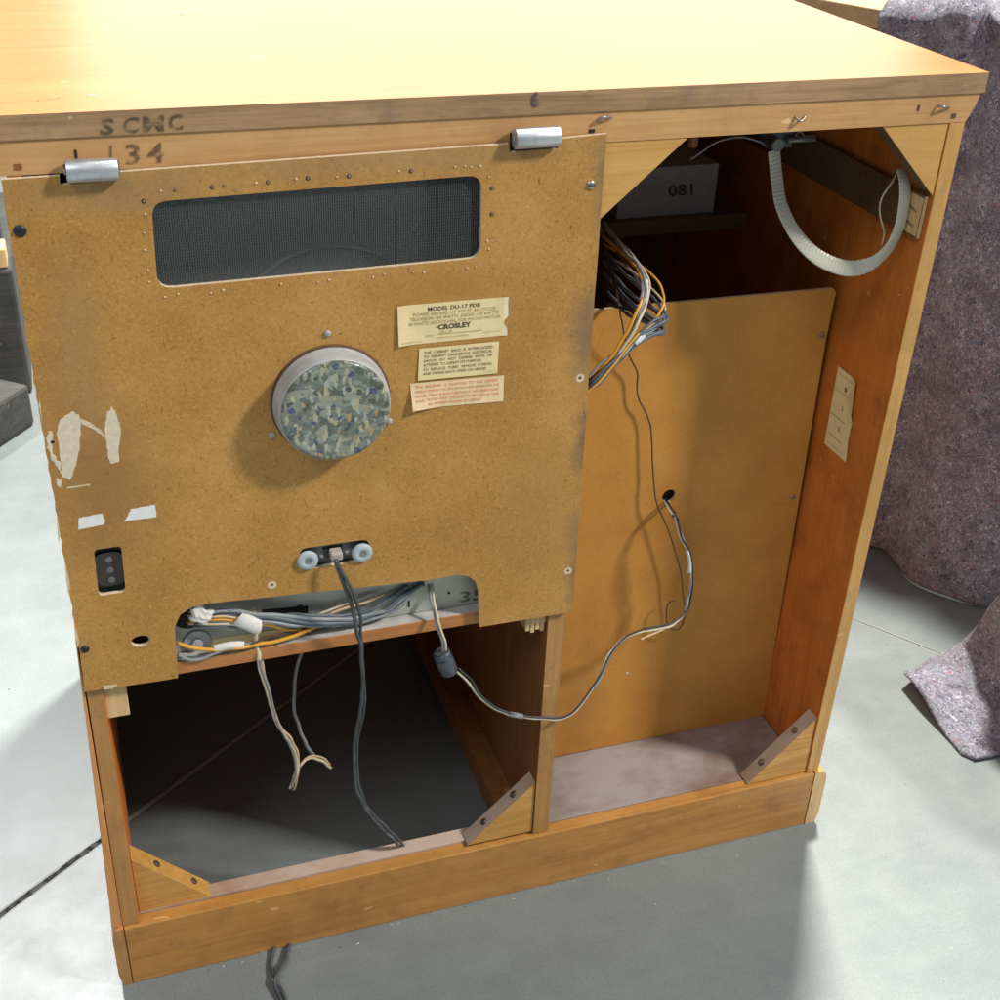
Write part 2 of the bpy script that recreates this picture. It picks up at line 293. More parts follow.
# ------------------------------------------------------------------ mesh helpers
def tag(o, label=None, cat=None, group=None, kind=None):
    if label: o['label'] = label
    if cat: o['category'] = cat
    if group: o['group'] = group
    if kind: o['kind'] = kind
    return o
def empty(name, loc):
    o = bpy.data.objects.new(name, None); COL.objects.link(o); o.location = loc; o.empty_display_size = .1; return o
def wloc(o):
    l = Vector((0, 0, 0))
    while o: l += o.location; o = o.parent
    return l
class MB:
    def __init__(s): s.b = bmesh.new(); s.mi = 0
    def face(s, vs, mi=None, smooth=False):
        try: f = s.b.faces.new(vs)
        except ValueError: return None
        f.material_index = s.mi if mi is None else mi; f.smooth = smooth; return f
    def box(s, x0, x1, y0, y1, z0, z1, mi=None):
        v = [s.b.verts.new((x, y, z)) for x in (x0, x1) for y in (y0, y1) for z in (z0, z1)]
        for q in ((0, 1, 3, 2), (4, 6, 7, 5), (0, 4, 5, 1), (2, 3, 7, 6), (0, 2, 6, 4), (1, 5, 7, 3)): s.face([v[i] for i in q], mi)
        return s
    def hexa(s, pts, mi=None):   # 4 bottom + 4 top
        v = [s.b.verts.new(p) for p in pts]
        for q in ((0, 3, 2, 1), (4, 5, 6, 7), (0, 1, 5, 4), (1, 2, 6, 5), (2, 3, 7, 6), (3, 0, 4, 7)): s.face([v[i] for i in q], mi)
        return s
    def plate(s, outline, holes, y0, y1, mi=0, edge=None):   # (x,z) loops, front y0, back y1
        loops = [outline] + list(holes); flat = [p for l in loops for p in l]
        tris = tessellate_polygon([[Vector((p[0], p[1], 0)) for p in l] for l in loops])
        F = [s.b.verts.new((p[0], y0, p[1])) for p in flat]; B = [s.b.verts.new((p[0], y1, p[1])) for p in flat]
        for t in tris:
            a, b, c = t; ar = (flat[b][0] - flat[a][0]) * (flat[c][1] - flat[a][1]) - (flat[c][0] - flat[a][0]) * (flat[b][1] - flat[a][1])
            if abs(ar) < 1e-12: continue
            if ar < 0: b, c = c, b
            s.face([F[a], F[b], F[c]], mi); s.face([B[c], B[b], B[a]], mi)
        k = 0
        for l in loops:
            n = len(l)
            for i in range(n):
                a, b = k + i, k + (i + 1) % n
                s.face([F[a], B[a], B[b], F[b]], mi if edge is None else edge)
            k += n
        return s
    def cyl(s, c, axis, r, h, n=24, mi=None, r2=None, cap=True, smooth=True):
        axis = Vector(axis).normalized(); q = axis.to_track_quat('Z', 'Y'); r2 = r if r2 is None else r2; c = Vector(c)
        A = []; B = []
        for i in range(n):
            a = 2 * math.pi * i / n; d = q @ Vector((math.cos(a), math.sin(a), 0))
            A.append(s.b.verts.new(c + d * r)); B.append(s.b.verts.new(c + d * r2 + axis * h))
        for i in range(n): s.face([A[i], A[(i + 1) % n], B[(i + 1) % n], B[i]], mi, smooth)
        if cap: s.face(A[::-1], mi); s.face(B, mi)
        return s
    def lathe(s, c, axis, prof, n=48, mis=None):   # prof: (r, h)
        axis = Vector(axis).normalized(); q = axis.to_track_quat('Z', 'Y'); c = Vector(c); R = []
        for (r, h) in prof:
            R.append([s.b.verts.new(c + q @ Vector((math.cos(2 * math.pi * i / n) * r, math.sin(2 * math.pi * i / n) * r, h))) for i in range(n)])
        for k in range(len(R) - 1):
            for i in range(n): s.face([R[k][i], R[k][(i + 1) % n], R[k + 1][(i + 1) % n], R[k + 1][i]], (mis[k] if mis else None), True)
        s.face(R[-1], (mis[-1] if mis else None)); return s
    def tube(s, pts, r, n=8, mi=None, res=8, flat=1.0, rfun=None):
        pts = [Vector(p) for p in pts]; C = []
        if len(pts) > 2:
            e = [pts[0] * 2 - pts[1]] + pts + [pts[-1] * 2 - pts[-2]]
            for i in range(1, len(e) - 2):
                for k in range(res):
                    t = k / res; a, b, c, d = e[i - 1:i + 3]
                    C.append(.5 * ((2 * b) + (c - a) * t + (2 * a - 5 * b + 4 * c - d) * t * t + (3 * b - a - 3 * c + d) * t ** 3))
            C.append(pts[-1])
        else: C = pts
        if len(C) > 8:
            sd = pts[0].x * 91; C = [c + Vector((mn.noise(c * 55 + Vector((sd, 0, 0))), mn.noise(c * 55 + Vector((0, sd, 0))), mn.noise(c * 55 + Vector((0, 0, sd))))) * r * .9 for c in C]
        tan = (C[1] - C[0]).normalized(); up = Vector((0, 1, 0)) if abs(tan.y) < .9 else Vector((0, 0, 1)); nrm = (up - tan * up.dot(tan)).normalized()
        R = []
        for i, p in enumerate(C):
            t2 = (C[min(i + 1, len(C) - 1)] - C[max(i - 1, 0)]).normalized(); nrm = (nrm - t2 * nrm.dot(t2)).normalized(); bn = t2.cross(nrm)
            rr = r if rfun is None else r * rfun(i / (len(C) - 1))
            R.append([s.b.verts.new(p + nrm * math.cos(2 * math.pi * k / n) * rr * flat + bn * math.sin(2 * math.pi * k / n) * rr) for k in range(n)])
        for i in range(len(R) - 1):
            for k in range(n): s.face([R[i][k], R[i][(k + 1) % n], R[i + 1][(k + 1) % n], R[i + 1][k]], mi, True)
        s.face(R[0][::-1], mi); s.face(R[-1], mi); return s
    def text(s, txt, fn, s0, s1, t0, h, mi, bold=0.0, shear=0):
        """fn(u,v)->world; text's box runs s0..s1 across, baseline t0, height h"""
        cu = bpy.data.curves.new('t', 'FONT'); cu.body = txt; cu.size = 1; cu.offset = bold; cu.resolution_u = 2; cu.shear = shear
        o = bpy.data.objects.new('t', cu); COL.objects.link(o)
        me = bpy.data.meshes.new_from_object(o)
        xs = [v.co.x for v in me.vertices]
        if xs:
            x0, x1 = min(xs), max(xs); W = max(x1 - x0, 1e-6)
            vs = [s.b.verts.new(fn(s0 + (v.co.x - x0) / W * (s1 - s0), t0 + v.co.y / .72 * h)) for v in me.vertices]
            for p in me.polygons: s.face([vs[i] for i in p.vertices], mi)
        bpy.data.objects.remove(o); bpy.data.curves.remove(cu); bpy.data.meshes.remove(me); return s
    def build(s, name, mats, parent=None, bevel=0.0, weld=False, recalc=True, label=None):
        if not isinstance(mats, (list, tuple)): mats = [mats]
        if recalc: bmesh.ops.recalc_face_normals(s.b, faces=s.b.faces)
        if bevel:
            ed = [e for e in s.b.edges if len(e.link_faces) == 2 and e.calc_face_angle(0) > .6]
            bmesh.ops.bevel(s.b, geom=ed, offset=bevel, segments=2, profile=.5, affect='EDGES', clamp_overlap=True)
        me = bpy.data.meshes.new(name); s.b.to_mesh(me); s.b.free()
        for m in mats: me.materials.append(m)
        o = bpy.data.objects.new(name, me); COL.objects.link(o)
        if parent is not None:
            o.parent = parent; o.location = -wloc(parent)
        if label: o['label'] = label
        return o
def front_slot(mb, mi):      # faces that look to -y get another slot (cut ends of boards)
    mb.b.normal_update(); bmesh.ops.recalc_face_normals(mb.b, faces=mb.b.faces)
    for f in mb.b.faces:
        if f.normal.y < -.7: f.material_index = mi
    return mb
def rrect(pts, r, n=6):      # round the corners of a quad given as (x,z)
    out = []; N = len(pts)
    for i in range(N):
        p0, p, p1 = Vector(pts[i - 1]), Vector(pts[i]), Vector(pts[(i + 1) % N]); a = (p0 - p).normalized(); b = (p1 - p).normalized()
        A = p + a * r; B = p + b * r
        for k in range(n + 1):
            t = k / n; q = A * (1 - t) ** 2 + p * 2 * t * (1 - t) + B * t * t; out.append((q.x, q.y))
    return out
def circ(c, r, n=28, rz=None):
    rz = rz or r; return [(c[0] + r * math.cos(2 * math.pi * i / n), c[1] + rz * math.sin(2 * math.pi * i / n)) for i in range(n)]
def xz(u, v, y): p = P(u, v, y); return (p.x, p.z)

# ================================================================== setting
mb = MB(); mb.box(-14, 16, -6, 20, -.2, 0); tag(mb.build('floor', M_floor), kind='structure')

t = NT('dark_joint_sealant'); t.base(t.ramp(t.noise(t.mp((1, 1, 1)), 90, 4, .7), [(.38, (.015, .015, .015)), (.60, (.13, .13, .125))])); t.rough(.95); t.b.inputs['Specular IOR Level'].default_value = .05
jd = Vector((.379, .276, 0)).normalized(); jn = Vector((-jd.y, jd.x, 0)); j0 = Vector((-.122, .132, .0005)); mb = MB(); L_, R_ = [], []
for i in range(400):
    p = j0 + jd * (-1.6 + 1.765 * i / 399)
    a = .0031 + .0012 * mn.noise(p * 60); b = .0031 + .0012 * mn.noise(p * 60 + Vector((5, 5, 5)))
    L_.append(mb.b.verts.new(p + jn * a)); R_.append(mb.b.verts.new(p - jn * b))
for i in range(399): mb.face([R_[i], R_[i + 1], L_[i + 1], L_[i]])
tag(mb.build('floor_joint', t.m), kind='structure')  # dark run of the joint, coloured against the bright open floor

# ================================================================== console cabinet
CAB = empty('console_cabinet', (.425, .27, 0))
tag(CAB, 'honey coloured wooden television radio console seen from its open back', 'cabinet')
DEP = .55
# top slab
mb = MB(); mb.box(-.004, .852, -.0015, DEP + .01, .9022, .920, 1)
mb.b.normal_update(); bmesh.ops.recalc_face_normals(mb.b, faces=mb.b.faces)
for f in mb.b.faces: f.material_index = 0 if f.normal.z > .5 else 1
slab = [P(u, v, -.0018) for u, v in ((100, 137), (183, 132), (183, 111), (100, 116))]
def quadfn(q, off=(0, -.0002, 0)):
    a, b, c, d = [Vector(p) for p in q]; off = Vector(off)
    return lambda s, t: a * (1 - s) * (1 - t) + b * s * (1 - t) + c * s * t + d * (1 - s) * t + off
fn = quadfn(slab)
for i, (ch, s0, s1) in enumerate((('S', .0, .17), ('C', .27, .47), ('M', .51, .77), ('C', .82, 1.0))): mb.text(ch, fn, s0, s1, .12, .75, 2, .03)
fn = quadfn([P(u, v, -.0018) for u, v in ((529, 108), (543, 107), (543, 90), (529, 91))]); mb.text('6', fn, .1, .75, .05, .85, 3, .06)
mb.build('top_panel', [M_top, M_slab, M_stencil, M_penblue], CAB)
# rail under the top, with moulded ends
mb = MB(); mb.plate([(.008, .8765), (.839, .8765), (.8425, .882), (.8465, .892), (.8495, .9018), (-.002, .9018)], [], 0, .020)
fn = quadfn([P(u, v, -.0004) for u, v in ((108, 168), (165, 165), (165, 144), (108, 147))])
for ch, s0, s1 in (('I', .03, .07), ('3', .30, .56), ('4', .68, .98)): mb.text(ch, fn, s0, s1, .15, .95, 1, .02)
mb.build('top_rail', [M_rail, M_stencil], CAB)
def slot(u, v, wpx, hpx, y=-.0006, m=M_dark, nm='nail_hole'):
    a = P(u, v, y); mb = MB(); k = 1 / 1180; mb.box(a.x - wpx * k / 2, a.x + wpx * k / 2, y, y + .002, a.z - hpx * k / 2, a.z + hpx * k / 2); return mb.build(nm, m, CAB)
slot(76, 154, 2, 7); slot(18, 167, 6, 5, m=M_divider, nm='plug_hole'); slot(919, 108, 2.5, 6, m=M_cbrown); slot(954, 116, 5, 5, m=M_cbrown, nm='plug_hole'); slot(592, 131, 6, 3)
for pts in (((597, 121), (603, 117), (611, 117)), ((795, 117), (801, 121), (806, 116)), ((938, 106), (944, 107), (949, 108))):
    mb = MB(); mb.tube([P(u, v, -.0005 - .004 * (i == 1)) for i, (u, v) in enumerate(pts)], .0012, 6); mb.build('bent_nail', M_nail, CAB)
# side boards
mb = MB(); mb.hexa([(.0115, 0, .0855), (.029, 0, .0855), (.029, DEP, .0855), (.0115, DEP, .0855), (.021, 0, .8762), (.031, 0, .8762), (.031, DEP, .8762), (.021, DEP, .8762)]); front_slot(mb, 1).build('side_board', [M_inner, M_stile], CAB, .0006)
mb = MB(); mb.box(.823, .8395, 0, DEP, .0855, .8762); front_slot(mb, 1).build('side_board', [M_inner, M_stileR], CAB, .0006)
mb = MB(); mb.hexa([(.0012, -.0005, .0865), (.0112, -.0005, .0865), (.0112, DEP, .0865), (.0012, DEP, .0865), (.0135, -.0005, .46), (.0145, -.0005, .46), (.0145, DEP, .46), (.0135, DEP, .46)]); mb.build('side_veneer_strip', M_side, CAB, .002)
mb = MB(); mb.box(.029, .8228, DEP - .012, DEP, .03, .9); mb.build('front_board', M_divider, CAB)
# divider
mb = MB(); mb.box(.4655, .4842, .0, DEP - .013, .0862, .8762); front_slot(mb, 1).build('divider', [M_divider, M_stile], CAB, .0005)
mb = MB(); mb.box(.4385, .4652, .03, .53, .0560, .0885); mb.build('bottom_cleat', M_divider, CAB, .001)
# light comb shaped end of the glue joint beside the divider
mb = MB()
for k in range(4): mb.box(.4435 + k * .0053, .4475 + k * .0053, .004, .02, .378 - (k % 2) * .003, .3975)
mb.box(.443, .4650, .0045, .0195, .385, .3995); mb.build('finger_joint', M_pale, CAB)
# plinth
mb = MB(); mb.box(.0125, .8325, -.004, .012, 0, .0850); mb.build('plinth_back', M_plinth, CAB, .0012)
def plinth_side(x0, x1, out):
    mb = MB(); xo, xi = (x0, x1) if out < 0 else (x1, x0); k = 1 if out < 0 else -1
    prof = [(xi, 0), (xi, .0862), (xo + k * .008, .0862), (xo + k * .004, .0845), (xo + k * .0012, .080), (xo, .073), (xo, .018), (xo + k * .003, 0)]
    if out > 0: prof = prof[::-1]
    mb.plate(prof, [], -.0045, DEP); front_slot(mb, 1).build('plinth_side', [M_side, M_pale if out > 0 else M_stile], CAB)
plinth_side(-.0005, .0118, -1); plinth_side(.8332, .8505, 1)
mb = MB(); mb.box(.0125, .8325, DEP - .02, DEP + .004, 0, .084); mb.build('plinth_front', M_plinth, CAB)
# rear bottom rail with dusty top
mb = MB(); mb.box(.029, .4655, .0125, .030, .02, .0878); mb.build('bottom_rail', M_dusttop, CAB, .0005)
# compartment floor on the right
mb = MB(); mb.box(.4845, .8228, .0125, .53, .072, .0848); mb.build('compartment_floor', M_dustfloor, CAB)
# corner blocks: triangles in the (x,z) plane
def tri(pts, y0, y1, m, name='corner_block', edge=None, screws=(), holes_m=None):
    mb = MB(); mb.plate(pts, [], y0, y1, 0, 1); o = mb.build(name, [m, edge or m], CAB, .0005)
    for (s, dy) in screws:
        a, b = Vector(pts[1]), Vector(pts[2]); p = a.lerp(b, s); d = (b - a).normalized(); n = Vector((-d.y, d.x))
        c = Vector(((p.x, (y0 + y1) / 2 + dy, p.y)))
        nn = Vector((n.x, 0, n.y))
        if nn.z < 0: nn = -nn
        k = MB(); k.cyl(c - nn * .001, nn, .0042, .0022, 12, 0); k.cyl(c + nn * .0012, nn, .0030, .0008, 8, 1)
        k.build('wood_screw', [M_cbrown, holes_m or M_chrome], o)
    return o
tri([(.0295, .0862), (.0295, .166), (.105, .0862)], .0126, .034, M_block, screws=((.32, 0), (.78, .0)))
tri([(.4652, .0890), (.4652, .164), (.388, .0890)], .0020, .0215, M_block, edge=M_dusttop, screws=((.28, 0), (.72, 0)))
tri([(.8227, .0862), (.8227, .172), (.742, .0862)], .0020, .0210, M_block, edge=M_dusttop, screws=((.26, 0), (.74, 0)))
tri([(.4845, .8762), (.4845, .808), (.5625, .8762)], .0006, .016, M_gusset, 'gusset')
tri([(.8227, .8762), (.8227, .808), (.753, .8762)], .0010, .022, M_gusset, 'gusset', edge=M_darkwood)
mb = MB(); mb.box(.0295, .050, .004, .030, .361, .3995); mb.build('support_block', M_pale, CAB, .0008)
# side cleat with staples
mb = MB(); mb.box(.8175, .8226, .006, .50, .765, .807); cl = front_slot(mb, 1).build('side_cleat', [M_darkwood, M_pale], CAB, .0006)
mb = MB(); mb.box(.8170, .8174, .0065, .036, .768, .805, 0); mb.build('cleat_lit_end', M_pale, CAB)  # pale plate paints the lit end of the dark cleat
for z in (.792, .777):
    mb = MB(); mb.tube([(.8168, .012, z - .001), (.8163, .018, z), (.8168, .026, z + .002)], .0008, 5); mb.build('staple', M_nail, CAB)
# shelf across the left bay
mb = MB(); mb.box(.0295, .4652, .002, DEP - .014, .4005, .4145)
mb.b.normal_update(); bmesh.ops.recalc_face_normals(mb.b, faces=mb.b.faces)
for f in mb.b.faces: f.material_index = 1 if f.normal.z > .5 else 0
mb.build('chassis_shelf', [M_shelf, M_chassisdust], CAB, .0006)
# television chassis behind the lower slot
mb = MB(); mb.box(.045, .4645, .0160, .34, .4150, .56, 0)
fn = quadfn([P(u, v, .0157) for u, v in ((460, 603), (485, 599), (485, 586), (460, 590))]); mb.text('35', fn, 0, .95, .05, .8, 1, .02)
mb.build('chassis', [M_chassis, M_stencil], CAB, .001)
for (u, v, w_, h_) in ((409, 604, 2.2, 9), (395, 606, 4, 3), (449, 593, 3, 3), (300, 607, 5, 5)):
    a = P(u, v, .0156); mb = MB(); mb.box(a.x - w_ / 2400, a.x + w_ / 2400, .0154, .018, a.z - h_ / 2400, a.z + h_ / 2400); mb.build('chassis_slot', M_dark, CAB)
mb = MB(); a = P(197, 641, .0158); mb.cyl(a, (0, -1, 0), .0125, .002, 28); mb.cyl(a, (0, -1, 0), .005, .006, 14); mb.build('chassis_bushing', M_alu, CAB)
mb = MB(); q = [xz(u, v, .0156) for u, v in ((210, 652), (292, 638), (292, 627), (210, 640))]; mb.plate(q, [], .0154, .0158); mb.build('chassis_sticker', M_label, CAB)
mb = MB(); q = circ(xz(190, 617, .0156), .016, 20, .013); mb.plate(q, [], .0154, .0162); mb.build('chassis_opening', M_dark, CAB)
mb = MB(); q = [xz(u, v, .0156) for u, v in ((262, 625), (308, 617), (308, 606), (262, 610))]; mb.plate(q, [], .0155, .0163); mb.build('chassis_opening', M_dark, CAB)
# picture tube shroud behind the screen window
mb = MB(); mb.box(.10, .352, .05, .30, .60, .849); mb.build('tube_shroud', M_greybox, CAB, .012)
mb = MB(); mb.lathe((.262, .0495, .70), (0, -1, 0), [(.090, 0), (.090, .005), (.0885, .0062), (.087, .005), (.087, .003)], 64); mb.build('shroud_ring', M_greybox, CAB)

# ---------------- hinged hardboard back
YB = -.0062; YBB = -.0020
rng = random.Random(3)
def edgeline(a, b, n, j, y=YB):
    out = []
    for i in range(n):
        t = i / n; u = a[0] + (b[0] - a[0]) * t; v = a[1] + (b[1] - a[1]) * t; x, z = xz(u, v, y); out.append((x + rng.uniform(-j, j), z + rng.uniform(-j, j) * .4))
    return out
o = []
o += edgeline((85, 692), (180, 678), 6, .0003)
o += [xz(178, 678, YB), xz(175, 627, YB), xz(180, 615, YB), xz(192, 607, YB)]
o += edgeline((205, 604), (440, 579), 22, .0007)
o += [xz(455, 575, YB), xz(468, 576, YB), xz(476, 582, YB), xz(479, 592, YB), xz(480, 627, YB)]
o += [xz(571, 612, YB)] + edgeline((573, 600), (606, 140), 12, .0003) + [xz(607, 134, YB)]
o += [xz(559, 139, YB), xz(558, 148.5, YB), xz(510, 152.5, YB), xz(509, 144, YB)]
o += [xz(120, 172, YB), xz(119, 181, YB), xz(60, 185, YB), xz(59.5, 176, YB), xz(1, 180, YB)]
o += edgeline((3, 195), (84, 680), 60, .0007)
win = rrect([xz(151, 202, YB), xz(158, 289, YB), xz(481, 258, YB), xz(482, 175, YB)], .012)
slt = rrect([xz(94, 550, YB), xz(99, 596, YB), xz(126, 592, YB), xz(121, 546, YB)], .004)
hol = circ(xz(141, 641, YB), .0085, 24, .006)
soc = rrect([xz(299, 549, YB), xz(301, 570, YB), xz(371, 560, YB), xz(369, 539, YB)], .008)
tiny = [circ(xz(u, v, YB), .0016, 10) for u, v in ((272, 585), (580, 378), (568, 571))]
mb = MB(); mb.plate(o, [win, slt, hol, soc] + tiny, YB, YBB, 0, 1)
DK = {(175, 190), (212, 187), (224, 186), (268, 182), (308, 178), (144, 201), (349, 176), (411, 171), (492, 188), (492, 214)}
STP = [(161, 191), (175, 190), (212, 187), (224, 186), (256, 183), (268, 182), (296, 179), (308, 178), (144, 201), (145, 214), (144, 233), (145, 250), (148, 270), (149, 282), (165, 297), (178, 294), (211, 293), (223, 290), (281, 284), (318, 282), (337, 177), (349, 176), (399, 171), (411, 171), (455, 167), (465, 166), (471, 167), (480, 166), (489, 177), (492, 188), (492, 214), (487, 241), (489, 249), (476, 267), (467, 268), (424, 272), (413, 272), (384, 274), (373, 277), (329, 280)]
for q in STP:       # staple ends pushing through the board
    a = P(*q, YB); d = q in DK; k_ = rng.uniform(.7, 1.25)
    mb.lathe((a.x, YB + .0002, a.z), (0, -1, 0), [((.0012 + .0006 * d) * k_, 0), ((.0010 + .0005 * d) * k_, .0006), (.0004, .0011)], 7, [2 if d else 0, 2 if d else 1, 1])
for u, v in ((272, 585), (580, 378), (568, 571)):   # frayed rings about the screw holes
    x, z = xz(u, v, YB); mb.plate(circ((x, z), .0042, 18), [circ((x, z), .0017, 12)], YB - .0002, YB + .0004, 1)
BACK = mb.build('back_panel', [M_board, M_boardedge, M_cbrown], CAB)
BACK['label'] = 'hinged brown hardboard back panel with cutouts and paper labels'
mb = MB(); mb.plate([xz(136, 190, YBB), xz(146, 303, YBB), xz(496, 270, YBB), xz(494, 162, YBB)], [], YBB + .0001, YBB + .0006); mb.build('window_screen', M_mesh, BACK)
# slot behind: fuse holder
mb = MB(); c = xz(110, 571, .004); q = rrect([xz(90, 540, .004), xz(96, 604, .004), xz(134, 600, .004), xz(128, 537, .004)], .002)
mb.plate(q, [], .003, .006, 1); a = P(110, 568, .002); q = rrect([(a.x - .012, a.z + .018), (a.x - .012, a.z - .016), (a.x + .012, a.z - .016), (a.x + .012, a.z + .018)], .009)
mb.plate(q, [], -.001, .0035, 0)
for k in (.011, 0, -.010): mb.cyl((a.x, -.001, a.z + k), (0, -1, 0), .003, .0008, 12, 2)
mb.build('terminal_strip', [M_brownplastic, M_cord, M_plate], CAB)
mb = MB(); a = P(141, 641, .008); mb.cyl((a.x - .004, .008, a.z), (0, -1, 0), .011, .003, 20, 0); mb.cyl((a.x, .005, a.z - .002), (0, -1, 0), .004, .003, 10, 1); mb.build('control_shaft', [M_dark, M_plate], CAB)
# torn paper and tape
def blob(pts, y, th, j=.0006, sub=5):
    out = []; N = len(pts)
    for i in range(N):
        a, b = pts[i], pts[(i + 1) % N]
        for k in range(sub):
            t = k / sub; x, z = xz(a[0] + (b[0] - a[0]) * t, a[1] + (b[1] - a[1]) * t, y); out.append((x + rng.uniform(-j, j), z + rng.uniform(-j, j)))
    return out
def patch(pts, m, name, j=.0006, sub=5, th=.0002):
    mb = MB(); mb.plate(blob(pts, YB, th, j, sub), [], YB - th, YB + .0002); return mb.build(name, m, BACK)
patch([(73, 411), (80, 416), (81, 430), (79, 450), (76, 466), (70, 480), (63, 477), (61, 460), (56, 433), (60, 420), (66, 415)], M_torn, 'torn_paper')
patch([(111, 406), (117, 414), (121, 430), (119, 450), (119, 462), (110, 464), (107, 448), (105, 432), (106, 416)], M_torn, 'torn_paper')
patch([(49, 431), (52, 432), (53, 438), (52, 450), (57, 460), (62, 462), (61, 474), (57, 466), (51, 460), (48, 448), (47, 436)], M_torn, 'torn_paper', .001)
a_ = P(52.5, 442, YB); mb = MB(); mb.cyl((a_.x, YB + .0002, a_.z), (0, -1, 0), .0015, .0006, 12); mb.build('screw_hole', M_dark, BACK)  # dark disc laid on the board in place of a shaded hole
patch([(56, 478), (61, 480), (61, 487), (57, 486)], M_torn, 'torn_paper', .0008)
patch([(80, 418), (90, 422), (101, 430), (105, 436), (103, 436), (90, 427), (80, 424)], M_boardedge, 'glue_streak', .0004)
patch([(79, 518), (102, 513.5), (105, 521), (103, 525), (78, 529.5)], M_tape, 'masking_tape', .0004)
patch([(131, 509), (155, 505), (157, 517), (124, 521.5), (128, 515)], M_tape, 'masking_tape', .0004)
patch([(67, 487), (90, 484), (90, 485.6), (67, 488.6)], M_boardedge, 'scratch', .0002)
for pts in (((38, 392), (41, 410), (42, 425), (39, 405)), ((65, 560), (70, 583), (69, 597), (66, 580)), ((75, 625), (79, 640), (78, 648), (76, 640)), ((57, 510), (60, 535), (59, 545), (57, 525)), ((103, 686), (118, 684), (112, 688.5), (104, 689.5))):
    patch(pts, M_boardedge, 'chipped_edge', .0003)
# cleaner paper labels with print
def label(name, corners, mats, lines, curl=None, torn=None, lab=None):
    base = quadfn([P(u, v, YB) for u, v in corners], (0, 0, 0)); mb = MB(); NX, NZ = 24, 10
    def f(s, t, off=.0003):
        c = curl(s, t) if curl else 0
        return base(s, t) + Vector((0, -off - c, 0))
    vs = {}
    for i in range(NX + 1):
        for k in range(NZ + 1):
            s, t = i / NX, k / NZ
            if torn and i == NX: s -= torn(t)
            vs[i, k] = mb.b.verts.new(f(s, t))
    for i in range(NX):
        for k in range(NZ): mb.face([vs[i, k], vs[i + 1, k], vs[i + 1, k + 1], vs[i, k + 1]], 3 if torn and i >= NX - 1 else 0, True)
    for (txt, s0, s1, t, h, mi, b) in lines:
        if txt == '-': 
            q = [mb.b.verts.new(f(a, c, .0006)) for a, c in ((s0, t), (s1, t), (s1, t + h), (s0, t + h))]; mb.face(q, mi)
        else: mb.text(txt, lambda s, tt: f(s, tt, .0006), s0, s1, t, h, mi, b)
    o = mb.build(name, mats, BACK, recalc=False)
    if lab: o['label'] = lab
    return o
tj = {k: rng.uniform(.0, .012) for k in range(11)}
label('paper_label', [(398, 346), (507, 335), (509, 296.5), (397, 306)], [M_label, M_ink, M_inkfaint, M_label2],
      [('MODEL DU-17 PDB', .27, .74, .815, .10, 1, .012), ('POWER RATING 117 VOLTS, 60 CYCLES', .14, .88, .70, .085, 2, 0), ('TELEVISION 165 WATTS. RADIO 110 WATTS', .11, .91, .59, .085, 2, .004),
       ('20 WATTS ADDITIONAL FOR PHONO MOTOR', .095, .93, .475, .085, 2, 0), ('CROSLEY', .36, .66, .325, .125, 1, .04), ('-', .34, .37, .38, .02, 1, 0),
       ('SERIAL', .245, .33, .17, .04, 2, 0), ('DU 33', .38, .49, .225, .065, 2, 0), ('-', .36, .76, .195, .012, 2, 0), ('DIVISION OF MANUFACTURING', .355, .64, .095, .035, 2, 0), ('PRINTED IN U.S.A.', .03, .22, .05, .035, 2, 0), ('PATENT NOTICE', .77, .93, .125, .03, 2, 0)],
      curl=lambda s, t: .0022 * max(0, .12 - s) / .12 * (1 - t * .5) + .0006 * max(0, s - .9) * 10, torn=lambda t: .035 if .25 < t < .45 else .008 * math.sin(t * 37) ** 2, lab='largest cream paper label with the maker name in bold')
label('paper_label', [(417.5, 380), (497, 373), (499, 341), (419, 348.5)], [M_label, M_ink, M_inkfaint, M_label2],
      [('THIS  CABINET  BACK  IS  INTERLOCKED', .06, .92, .82, .085, 1, .0), ('TO  PREVENT  DANGEROUS  ELECTRICAL', .06, .92, .69, .085, 1, .0), ('SHOCK.  DO  NOT  TAMPER  WITH  OR', .06, .92, .56, .085, 1, .0),
       ('ATTEMPT TO DEFEAT ITS PURPOSE.', .06, .79, .43, .085, 1, .0), ('TO  REPLACE  TUBES,  REMOVE  SCREWS', .06, .92, .29, .085, 1, .0), ('AND SWING BACK OPEN ON HINGES', .06, .86, .16, .085, 1, .0), ('NO. 302415', .82, .96, .07, .035, 2, 0)],
      curl=lambda s, t: .0003 + .0008 * (1 - t) * (1 - s), lab='small cream warning label in black print')
label('paper_label', [(411.5, 409), (503, 401), (504, 375), (410, 383.5)], [M_redlabel, M_redink, M_redink, M_label2],
      [('THIS  RECEIVER  IS  ADAPTED  TO  THE  LATEST', .05, .93, .80, .10, 1, .0), ('WHEN CONNECTED TO AN OUTSIDE AERIAL FOR THE', .04, .95, .63, .10, 1, .0), ('MODEL THAT IS BUILT BEFORE IT HAS BEEN USED', .04, .95, .46, .10, 1, .0),
       ('SOLD, TESTED AND CHECKED TO BE USED AS ONE', .04, .95, .29, .10, 1, .0), ('SEE OWNERS MANUAL IN CABINET', .17, .76, .12, .10, 1, .0)],
      curl=lambda s, t: .0002 + .009 * max(0, .30 - s) * max(0, .8 - t) * 2.2, lab='lowest paper label in faded red print with a curled corner')
